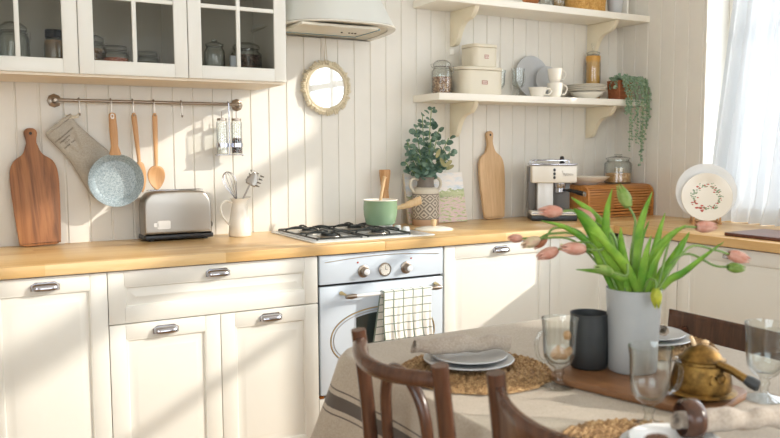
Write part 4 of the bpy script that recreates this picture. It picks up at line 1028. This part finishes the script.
for k in range(4):
    plate('side_plate', ['bottom', 'second lowest', 'second highest', 'topmost'][k]+' plate of the small stack on the bowl at the shelf', (1.868, -.135, SZ+.040+.0095*k), .112, 'ceram', cat='plate', deep=.010, group='plates stacked on the shelf bowl')
bowl('bowl', 'shallow cream bowl under the stack of plates on the lower shelf', (1.868, -.135, SZ), .092, .038, 'ceram')
pj = clip_jar('storage_jar', 'tall glass jar of spaghetti behind the plate stack', (1.915, -.048, SZ), .043, .33, 'pasta', .255, lid='knob', wire=False)
pj.location = (1.992, -.052, SZ)
# planter with trailing plant
pt = thing('planter_box', 'small terracotta planter at the right end of the lower shelf', 'planter', (2.115, -.175, SZ))
pt.location = (2.085, -.175, SZ)
mb = MB(); a = rrect(-.058, .058, -.05, .05, .006, 2); 
mb.loops([[(x*.86, y*.86, 0) for x, y in a], [(x, y, .108) for x, y in a], [(x*.92, y*.92, .108) for x, y in a], [(x*.9, y*.9, .095) for x, y in a]], True, False); build('pot', mb, 'terra', pt)
mb = MB(); mb.loops([[(x*.9, y*.9, .094) for x, y in a]], False, True) if False else mb.prism([(x*.88, y*.88) for x, y in a], .085, .094, 'z'); build('soil', mb, 'soil', pt)
iv = thing('trailing_plant', 'grey-green plant trailing from the terracotta planter over the shelf edge', 'plant', (2.085, -.175, SZ+.097))
mbl, mbs = MB(), MB()
def trail(p):
    p = catmull(p, 8); mbs.tube(p, .0012, 4)
    for i in range(1, len(p)):
        for s_ in (-1, 1):
            if R.random() < .12: continue
            a = R.uniform(0, 2*pi); d = Vector((cos(a), sin(a)*.8-.2, R.uniform(-.4, .4))).normalized(); r = R.uniform(.0055, .0085)
            c = p[i]+d*r
            c.x = min(c.x, 2.224-2.085-r)
            leaf_disc(mbl, c, (R.uniform(-.6, .3), -1, R.uniform(0, 1)), r, .2, .8, d)
for x, L in ((-.055, .10), (-.03, .30), (-.02, .24), (.006, .14), (.03, .26), (.055, .36), (.068, .38), (.09, .24), (.105, .17), (.08, .30), (-.04, .09), (.06, .30), (.12, .12), (.10, .08)):
    y0 = R.uniform(-.035, .0); trail([(x*.5, y0, 0), (x*.8, y0-.02, .03), (x, -.075, .012), (x+.008, -.098, -.06), (x+R.uniform(-.004, .012), -.103+R.uniform(-.01, .002), -.10-L*.4), (x+R.uniform(-.008, .012), -.104, -.08-L)])
for i in range(60):
    a = R.uniform(0, 2*pi); e = R.uniform(.02, .065); trail([(e*.3*cos(a), e*.3*sin(a), 0), (e*.8*cos(a), e*.7*sin(a), .02), (min(.12, e*1.6*cos(a)+.01), e*.9*sin(a)-.012, R.uniform(-.04, .045))])
build('leaves', mbl, 'ivy', iv, recalc=False, smooth=False); build('stems', mbs, 'tstem', iv)

# upper shelf
UZ = 2.0355
bk = thing('wicker_basket', 'honey-coloured wicker basket on the upper shelf', 'basket', (1.80, -.135, UZ))
mb = MB()
def bf(u, v):
    a = 2*pi*u; k = 1+.06*v; z = .001+.15*v
    c, s_ = cos(a), sin(a); x = .135*math.copysign(abs(c)**.45, c)*k; y = .088*math.copysign(abs(s_)**.45, s_)*k
    w = .003*sin(a*44+(pi if int(v*16) % 2 else 0)); return (x*(1+w/.1), y*(1+w/.1), z)
mb.grid(bf, 176, 33, True); mb.prism([(.125*math.copysign(abs(cos(2*pi*i/40))**.45, cos(2*pi*i/40)), .08*math.copysign(abs(sin(2*pi*i/40))**.45, sin(2*pi*i/40))) for i in range(40)], .0, .006, 'z')
build('woven_side', mb, 'wicker', bk, angle=80, recalc=False)
mb = MB(); mb.tube([(.1431*math.copysign(abs(cos(2*pi*i/60))**.45, cos(2*pi*i/60)), .0933*math.copysign(abs(sin(2*pi*i/60))**.45, sin(2*pi*i/60)), .152) for i in range(60)], .006, 6, closed=True); build('rim', mb, 'wicker', bk)
bowl('copper_mould', 'small copper dish on the upper shelf left of the glass jars', (1.435, -.17, UZ), .048, .035, metal('polished_copper', 'c98a62', .25), 'dish')
clip_jar('storage_jar', 'clear glass jar on the upper shelf next to the copper dish', (1.545, -.165, UZ), .040, .16, None, 0, wire=False)
clip_jar('storage_jar', 'clear glass jar on the upper shelf just left of the basket', (1.625, -.17, UZ), .034, .17, None, 0, wire=False)
mug('enamel_mug', 'pale blue-grey mug on the upper shelf right of the basket', (2.045, -.16, UZ), .045, .10, 1.2, 'grey_ceram')
mb = MB(); mb.box(-.006, .006, -.05, .05, 0, .2, .001); o = build('upright_tray', mb, 'white'); o.location = (2.135, -.12, UZ); tag(o, 'thin white tray standing on edge at the right end of the upper shelf', 'tray')

# ------------------------------------------------------------------ curtain
def curtain():
    def f(u, v):
        z = .9135+(2.905-.9135)*v
        spread = .93+.10*(1-v)
        y = -.650-.16*v**1.1-.72*u*spread
        amp = .030*(.55+.45*(1-v))
        fold = sin(u*62+1.5*sin(u*9))*amp*(.75+.35*sin(u*13+.5)) + .009*sin(u*118+.8)*(.5+.5*(1-v))
        if v < .05: fold += .02*sin(u*60)*(1-v/.05)
        x = 2.335-.095*(1-v)**1.3+fold*1.0
        x = x-.012 if v < .03 else x
        return (min(x, 2.392), y+.008*sin(u*31+v*3), z)
    mb = MB(); mb.grid(f, 300, 40)
    o = build('curtain', mb, 'curtain', recalc=False, angle=180); tag(o, 'sheer white curtain hanging in the window recess behind the plates', 'curtain')
    mb = MB(); mb.tube([(2.335, -.64, 2.915), (2.335, -3.24, 2.915)], .007, 10); o = build('curtain_rod', mb, 'white'); tag(o, 'thin white rod across the top of the curtained window', 'curtain rod')
curtain()

# ------------------------------------------------------------------ dining table and cloth
TX0, TX1, TY0, TY1 = -.37, .555, -3.25, -1.56
tb = thing('dining_table', 'dining table hidden under the striped linen tablecloth', 'table', (.09, -2.4, 0))
mb = MB(); mb.prism(rrect(TX0-.09+.006, TX1-.09-.006, TY0+2.4+.006, TY1+2.4-.006, .09, 6), .72, .7475, 'z', .004); build('tabletop', mb, 'oak', tb)
for x in (-.38, .38):
    for y in (-.76, .76): mb = MB(); mb.tube([(x, y, .0), (x, y, .719)], [.022, .032], 10); build('leg', mb, 'oak', tb)
def cloth():
    n = 240; base = []
    rr = .10; per = []
    o = rrect(TX0, TX1, TY0, TY1, rr, 12)
    # resample the rounded rectangle evenly
    P = [Vector((x, y)) for x, y in o]; L = [0]
    for i in range(len(P)): L.append(L[-1]+(P[(i+1) % len(P)]-P[i]).length)
    tot = L[-1]
    def ev(s):
        s %= tot
        for i in range(len(P)):
            if L[i+1] >= s: k = (s-L[i])/(L[i+1]-L[i]+1e-9); return P[i].lerp(P[(i+1) % len(P)], k)
    Q = [ev(tot*i/n) for i in range(n)]; Nn = []
    for i in range(n): d = Q[(i+1) % n]-Q[i-1]; d.normalize(); Nn.append(Vector((d.y, -d.x)))
    mb = MB(); rings = []
    C = Vector(((TX0+TX1)/2, (TY0+TY1)/2))
    def corner(p):   # 1 at the corners of the table, 0 along the sides
        dx = min(p.x-TX0, TX1-p.x); dy = min(p.y-TY0, TY1-p.y); return math.exp(-((dx+dy)/.13)**2)
    for k, z in ((.3, .7500), (.7, .7500), (.985, .7502)): rings.append([(C.x+(p.x-C.x)*k, C.y+(p.y-C.y)*k, z, 0) for p in Q])
    drops = [0, .006, .02, .05, .08, .11, .14, .17, .20, .235, .26]
    for d in drops:
        r_ = []
        for i, (p, nn) in enumerate(zip(Q, Nn)):
            s = tot*i/n; c = corner(p); f = (d/.26)
            out = .004+.010*min(1, d/.02)+f*(.018+.085*c)+f*.012*sin(s*21+1)*(1-c)+f*f*.007*sin(s*47)
            q = p+nn*out; r_.append((q.x, q.y, .7505-d if d > 0 else .7505, d))
        rings.append(r_)
    V = [[mb._v(q[:3]) for q in r_] for r_ in rings]
    for a, (ra, rb) in enumerate(zip(rings, rings[1:])):
        for i in range(n):
            j = (i+1) % n; mb.face([V[a][i], V[a][j], V[a+1][j], V[a+1][i]], [(i/n, ra[i][3]), ((i+1)/n, ra[j][3]), ((i+1)/n, rb[j][3]), (i/n, rb[i][3])])
    mb.face(V[0][::-1])
    o = build('tablecloth', mb, 'cloth', angle=180, solid=.0016); tag(o, 'beige linen tablecloth with dark border stripes draped over the table', 'tablecloth')
cloth()
TZ = .7525
# placemats
def placemat(label, x, y, r, rz):
    mb = MB()
    def f(u, v):
        a = 2*pi*u; rr = r*v*(1+.014*sin(a*17)*v+.01*sin(a*41)*v)
        tw = sin(v*24*pi/2)**2; ch = .5+.5*sin(a*int(8+52*v)+v*40)
        return (rr*cos(a), rr*sin(a), .002+.0085*tw*(.25+.75*ch))
    mb.grid(f, 160, 56, True)
    mb.lathe([(r*.98, .003), (r*.98, .0), (0, 0)], 40)
    o = build('placemat', mb, 'woven', angle=180, recalc=False); o.location = (x, y, TZ); o.rotation_euler = (0, 0, rz)
    tag(o, label, 'placemat', 'round woven placemats on the table')
placemat('round woven seagrass placemat at the setting nearest the oven, left of the goblet', -.165, -1.935, .185, 0)
placemat('round woven placemat at the bottom edge of the photo', -.20, -2.505, .165, 1)
placemat('round woven placemat behind the brass pot at the far chair', .405, -1.98, .155, 2)
for (x, y, lab) in ((-.158, -1.895, 'of the setting left of the goblet'), (-.175, -2.545, 'of the setting at the bottom edge'), (.405, -1.955, 'of the far setting behind the vase')):
    k = .112 if y > -2 else .095
    plate('dinner_plate', 'lower larger plate '+lab, (x, y, TZ+.0105), k, 'grey_ceram', deep=.012)
    plate('side_plate', 'upper smaller plate '+lab, (x+.004, y+.004, TZ+.020), k*.84, 'grey_ceram' if y > -2 else 'white_ceram', deep=.011)
def napkin(label, loc, rz, L=.24, r=.021, mat='linen', ring=False):
    t = thing('napkin', label, 'napkin', loc, rz)
    mb = MB()
    def f(u, v):      # spiral roll, v along the length
        a = u*2*pi*2.6; k = r*(.35+.65*u)*(1+.12*sin(v*9+u*5)+.10*sin(v*23+a))*(.86+.14*sin(pi*v))
        return (-L/2+L*v+.006*sin(a)*(1 if v in (0, 1) else 0), k*cos(a)*1.15, r+k*sin(a)*.92+.002*sin(v*17))
    mb.grid(f, 70, 48)
    build('rolled_cloth', mb, mat, t, recalc=False, angle=180, solid=.0018)
    if ring:
        mb = MB(); mb.T = Matrix.Translation((-L*.36, 0, r+.004)) @ Matrix.Rotation(pi/2, 4, 'Y')
        mb.lathe([(r*1.35, -.018), (r*1.6, -.012), (r*1.68, 0), (r*1.6, .012), (r*1.35, .018), (r*1.28, 0), (r*1.35, -.018)], 28); build('napkin_ring', mb, 'chair', t)
    return t
napkin('rolled natural linen napkin on the plates nearest the oven', (-.178, -1.890, TZ+.034), radians(-18), .24, .024)
napkin('rolled linen napkin in a brown wooden ring at the bottom edge of the photo', (-.066, -2.562, TZ+.034), radians(-24), .19, .022, 'linen', True)
napkin('rolled white napkin on the plate half hidden behind the tall vase', (.395, -1.955, TZ+.034), radians(75), .15, .020)

goblet('handled_goblet', 'clear handled glass between the near placemat and the dark jug', (-.072, -2.128, TZ), .040, .158, .035, radians(195)+pi-.3)
goblet('handled_goblet', 'clear handled glass in front of the tall tulip vase', (-.092, -2.408, TZ), .040, .158, .036, radians(180)-.35)
goblet('footed_glass', 'clear footed glass at the right edge beside the brass pot', (.252, -2.412, TZ), .042, .165, .040, 0, False)

sb = thing('serving_board', 'oiled wooden board lying on the tablecloth under the tall vase and brass pot', 'serving board', (.088, -2.232, TZ), radians(-74))
mb = MB(); mb.prism(rrect(-.195, .195, -.115, .115, .05, 8), 0, .016, 'z', .004); build('board', mb, 'tableboard', sb)
BZ = TZ+.0165
dj = thing('dark_jug', 'charcoal jug with wooden handle standing left of the tulip vase', 'jug', (.062, -2.080, BZ), radians(160)); dj.scale = (.88, .88, .95)
mb = MB(); mb.lathe([(0, 0), (.046, 0), (.051, .006), (.052, .05), (.052, .11), (.0505, .125), (.0515, .138), (.0485, .138), (.047, .12), (.048, .01), (0, .006)], 40); build('jug_body', mb, 'mugdark', dj, angle=60)
mb = MB(); mb.tube(catmull([(.048, 0, .045), (.068, 0, .035), (.088, 0, .038), (.098, 0, .045)], 4), [.010]*4+[.015]*4+[.019]*4+[.010], 12); mb.lathe([(0, .07), (.008, .072), (.012, .082), (.008, .092), (0, .094)], 14, .062, 0); build('wooden_handle', mb, 'beech', dj)
tv = thing('ceramic_vase', 'tall pale grey cylinder vase holding the tulips', 'vase', (.131, -2.153, BZ)); tv.scale = (.94, .94, .985)
mb = MB(); mb.lathe([(0, 0), (.056, 0), (.059, .004), (.061, .06), (.0645, .14), (.068, .198), (.0655, .199), (.062, .14), (.0585, .06), (.056, .01), (0, .008)], 48); build('vase_body', mb, 'vase', tv, angle=60)
bp = thing('brass_pot', 'aged brass pot with domed lid and stub handle on the serving board', 'pot', (.108, -2.366, BZ))
mb = MB(); mb.lathe([(0, 0), (.045, 0), (.048, .004), (.068, .010), (.071, .013), (.068, .017), (.060, .019), (.061, .028), (.059, .045), (.055, .062), (.052, .072), (.047, .074), (.046, .078), (0, .078)], 48); build('pot_body', mb, 'brass', bp, angle=45)
mb = MB(); mb.lathe([(.047, .0785), (.048, .082), (.040, .086), (.034, .096), (.022, .106), (.010, .110), (0, .111)], 40); ldp = build('lid', mb, 'brass', bp, angle=45)
mb = MB(); mb.tube([(-.012, .01, .108), (-.02, .014, .128)], [.005, .0035], 8); mb.lathe([(0, .108), (.006, .11), (.008, .117), (0, .122)], 12, .004, -.004); build('finial', mb, 'palewood', ldp)
mb = MB(); mb.tube([(-.006, -.044, .080), (.004, -.068, .072), (.016, -.092, .058)], [.009, .0085, .009], 12); hb2 = build('handle', mb, 'brass', bp)
mb = MB(); mb.tube([(.016, -.092, .058), (.021, -.101, .053), (.027, -.112, .047), (.029, -.115, .046)], [.0095, .0125, .0125, .009], 12); build('handle_end', mb, 'mugdark', hb2)
mb = MB(); mb.tube([(-.030+.010*cos(2*pi*i/20), -.0535-.002*sin(2*pi*i/20), .050+.010*sin(2*pi*i/20)) for i in range(20)], .0016, 5, closed=True); mb.tube([(-.012+.009*cos(2*pi*i/20), -.0605, .052+.009*sin(2*pi*i/20)) for i in range(20)], .0016, 5, closed=True); build('ornament', mb, 'brass', bp)

# ------------------------------------------------------------------ tulips
rv = Vector((cos(YAW), -sin(YAW), 0)); dv = Vector((sin(YAW), cos(YAW), 0)); VC = Vector((.131, -2.153, 0))
def tp(u, z, d=0): return VC+rv*u+dv*d+Vector((0, 0, z))
def px(u, v, d=0): return tp((u-633)*.00245, .955+(289-v)*.00245, d)
def flower(parent, base, d, L, r, mat, op=.0):
    d = d.normalized(); q = d.to_track_quat('Z', 'Y').to_matrix().to_4x4(); mb = MB()
    for ring_, n0 in ((0, 0), (1, pi/3)):
        for k in range(3):
            a0 = n0+2*pi*k/3; T0 = Matrix.Translation(base) @ q @ Matrix.Rotation(a0, 4, 'Z')
            def f(u, v, ring_=ring_):
                w = 1.15*sin(pi*min(1, v*.93+.07))**.7*(1-.75*v**3)
                rad = r*(.12+.95*sin(pi*(.10+.80*v))**.8)*(1-.08*ring_)*(1-.35*v*v)+op*v
                a = (u-.5)*2*w; rad2 = rad*(1-.12*abs(u-.5)*2*v)
                return T0 @ Vector((rad2*cos(a), rad2*sin(a), L*v*(1-.10*(2*u-1)**2)))
            mb.grid(f, 9, 12)
    return build('flower_head', mb, mat, parent, recalc=False, angle=180, solid=.0008)
def blade(parent, base, tip, w, up_, twist=0.0, curl=.03, side=None):
    a = Vector(base); b = Vector(tip); mid = (a+b)/2+Vector(up_)
    p = catmull([a, a.lerp(mid, .55)+Vector((0, 0, .008)), mid, mid.lerp(b, .55)+Vector(up_)*.25, b], 6); n = len(p); mb = MB(); V = []
    for i, q in enumerate(p):
        t = (p[min(i+1, n-1)]-p[max(i-1, 0)]).normalized(); k = i/(n-1)
        s0 = t.cross(-dv).normalized(); s0 = (Matrix.Rotation(twist+k*.8*twist, 3, t) @ s0); nn = t.cross(s0)
        ww = w*(sin(pi*min(1, .14+.86*k**.9))**.75)*(1-.2*k) if k < 1 else .0005
        V.append([mb._v(q+s0*ww*x+nn*abs(x)*ww*.45) for x in (-1, -.5, 0, .5, 1)])
    for A, B in zip(V, V[1:]):
        for j in range(4): mb.face([A[j], A[j+1], B[j+1], B[j]])
    return build('leaf', mb, 'tleaf', parent, recalc=False, angle=180, solid=.0008)
# (head px, head direction in the bouquet plane, material, size, depth, wording, leaves[(tip px, width, depth, bulge px, start px)])
TU = [
 ((560, 211), (-1, .03), 'tpink', 1.0, -.02, 'pink tulip bowing left just in front of the coffee machine', [((541, 219), .010, -.03, (10, -14), (612, 280)), ((569, 207), .021, -.05, (-4, -14), (625, 284))]),
 ((526, 238), (-1, .02), 'tpink', .62, .02, 'small pink tulip, the leftmost of the bouquet', [((575, 199), .015, .04, (10, -10), (630, 262))]),
 ((541, 238), (-.9, -.35), 'tcream', .85, .0, 'cream tulip second from the left of the bouquet', [((590, 240), .012, .03, (6, -8), (628, 286))]),
 ((550, 238), (-.6, -.6), 'torange', .72, .03, 'orange tulip hanging between the cream and pink heads at the left', [((614, 225), .013, -.04, (-4, 0), (632, 286)), ((640, 232), .012, -.06, (-3, 0), (636, 286))]),
 ((556, 247), (-1, -.35), 'tpink', .95, -.03, 'drooping pink tulip, lowest of the heads at the left', [((572, 264), .012, -.05, (20, -6), (626, 288))]),
 ((580, 245), (-1, .05), 'tpink', 1.05, -.05, 'pink tulip pointing left below the tallest leaves', [((562, 243), .012, .0, (16, -10), (628, 285))]),
 ((603, 265), (-1, .25), 'tgreen', .8, -.07, 'pale green tulip bud left of the vase mouth', [((583, 228), .014, -.06, (0, -8), (636, 286))]),
 ((596, 222), (-.8, .6), 'tpink', .9, .03, 'pink tulip half hidden behind the long dark leaf', [((610, 190), .013, .0, (-9, 0), (622, 284))]),
 ((626, 207), (-.45, 1), 'tgreen', 1.05, .0, 'upright green tulip bud, the highest of the bouquet', [((648, 193), .015, .0, (-4, 0), (633, 286)), ((650, 222), .013, .03, (-6, 0), (642, 286))]),
 ((642, 280), (.05, -1), 'tyellow', .82, -.085, 'yellow-green tulip bud hanging over the front of the vase', [((600, 238), .014, .05, (0, -4), (628, 284))]),
 ((691, 227), (1, .02), 'tpink', .98, .0, 'pink tulip stretching right in front of the wreath plate', [((678, 224), .017, -.02, (-10, -6), (645, 284)), ((686, 232), .013, .01, (2, -2), (650, 286))]),
 ((719, 252), (1, -.3), 'tpink', 1.0, -.02, 'pink tulip at the far right of the bouquet, above the green bud', [((714, 240), .013, -.02, (-4, 4), (655, 286)), ((660, 235), .014, -.05, (-4, 0), (642, 288))]),
 ((724, 266), (1, -.12), 'tgreen', .80, .01, 'green tulip bud at the far right below the pink one', [((668, 215), .010, .05, (-2, -2), (650, 282))]),
]
ZM = BZ+.194
for i, (hp, hd2, mt_, sz, dp_, lab, lvs) in enumerate(TU):
    t = thing('tulip', lab, 'tulip', (0, 0, 0), 0, 'tulips in the tall vase'); t.location = VC+Vector((0, 0, BZ+.03)); off = -Vector(t.location)
    hb3 = px(*hp, dp_)
    d3 = (rv*hd2[0]+Vector((0, 0, hd2[1]))+dv*R.uniform(-.2, .2)).normalized()
    a = R.uniform(0, 2*pi); sd_ = max(-1, min(1, (hp[0]-633)/60))
    m0 = tp(sd_*.048, ZM+.004, -.02 if hp[1] > 275 else R.uniform(-.03, .03))
    if mt_ == 'tyellow': m0 = tp(.014, ZM+.008, -.05)
    e0 = hb3-d3*.035
    if mt_ == 'tyellow': path = [tp(0, BZ+.04), tp(.010, ZM-.02, -.03), tp(.012, ZM+.028, -.06), hb3-d3*.018+Vector((0, 0, .0)), hb3]
    else: path = [tp(sd_*.01, BZ+.04), tp(sd_*.03, ZM-.06, (m0-VC).dot(dv)*.8), m0, m0.lerp(e0, .5)+Vector((0, 0, .030+.02*(abs(sd_)))), e0, hb3]
    mb = MB(); mb.tube([p+off for p in catmull(path, 6)], .0028, 7); build('stem', mb, 'tstem', t)
    flower(t, hb3+off-d3*.002, d3, .056*sz, .0145*sz**.7, mt_)
    for (tpx, w, dd, bulge, st) in lvs:
        b0 = px(*st, dd*.5); b0 = VC+ (b0-VC)*1.0; tip = px(*tpx, dd)
        # keep the leaf foot inside the vase mouth
        h = Vector((b0.x-VC.x, b0.y-VC.y, 0)); 
        if h.length > .045: h = h.normalized()*.045
        b1 = Vector((VC.x+h.x, VC.y+h.y, ZM-.02))
        mb_up = rv*bulge[0]*.00245+Vector((0, 0, -bulge[1]*.00245))+dv*R.uniform(-.01, .01)
        blade(t, b1+off, tip+off, w, mb_up, R.uniform(-.45, .45))

# ------------------------------------------------------------------ chairs
def chair(name, label, loc, rz, Htop=.90, plank=False, bw=.17, lean=.06, post_drop=0, over=.96):
    """local frame: the chair looks along +x, its back stands at x=0"""
    t = thing(name, label, 'chair', loc, rz)
    for s_ in (-1, 1):
        mb = MB(); p = catmull([(.03-.09, s_*bw*.98, 0), (.0, s_*bw*1.0, .25), (.008, s_*bw*1.02, .44), (-.004, s_*bw, .68), (-lean+.03, s_*bw, Htop-post_drop)], 6)
        mb.tube(p, [.014]*6+[.0165]*(len(p)-7)+[.0165], 12); build('back_post', mb, 'chair', t)
        mb = MB(); mb.tube([(.41, s_*.15, 0), (.385, s_*.145, .43)], [.011, .016], 10); build('front_leg', mb, 'chair', t)
    mb = MB(); mb.T = Matrix.Translation((.215, 0, 0)); mb.lathe([(0, .448), (.205, .448), (.212, .442), (.212, .425), (.205, .42), (0, .42)], 44, sx=1, sy=.98); mb.lathe([(0, .456), (.15, .455), (.18, .449)], 44); build('seat', mb, 'chair', t)
    mb = MB(); mb.T = Matrix.Translation((.215, 0, .22)); mb.tube([(.165*cos(2*pi*i/40), .15*sin(2*pi*i/40), 0) for i in range(40)], .009, 8, closed=True); build('stretcher_ring', mb, 'chair', t)
    ztop = Htop-.020; xt = -lean+.032
    if plank:
        mb = MB()
        def f(u, v):
            a = (u-.5)*2; y = a*bw*over; cx = xt-.050*(1-a*a); z = ztop-.125*(1-v)-.012*(1-a*a)*v
            return (cx+.012*(1-v), y, z)
        mb.grid(f, 25, 7); build('back_rest', mb, 'chair', t, recalc=False, angle=180, solid=.014)
    else:
        mb = MB(); p = [(xt-.050*(1-(2*k/16-1)**2)-.002, (2*k/16-1)*bw*.94, ztop-.010-.008*(1-(2*k/16-1)**2)) for k in range(17)]
        mb.tube(p, .0165, 10, flat=1.0); build('top_rail', mb, 'chair', t)
        mb = MB(); w = bw*.50
        p = catmull([(.02, -w*.8, .43), (.005, -w, .60), (-.008, -w*.98, .76), (-.018, -w*.55, ztop-.048), (-.026, 0, ztop-.030), (-.018, w*.55, ztop-.048), (-.008, w*.98, .76), (.005, w, .60), (.02, w*.8, .43)], 6)
        mb.tube(p, .0125, 10); build('inner_hoop', mb, 'chair', t)
    return t
chair('bentwood_chair', 'dark bentwood chair with an inner hoop at the near left of the table', (-.455, -2.105, 0), radians(0), .895, False, .165)
chair('plank_back_chair', 'dark wooden chair with a broad curved back plank at the bottom of the photo', (-.425, -2.575, 0), radians(0), .91, True, .175)
chair('plank_back_chair', 'dark wooden chair with a low broad back at the far side behind the brass pot', (.735, -1.955, 0), radians(180), .80, True, .16, .02, .07, 1.30)
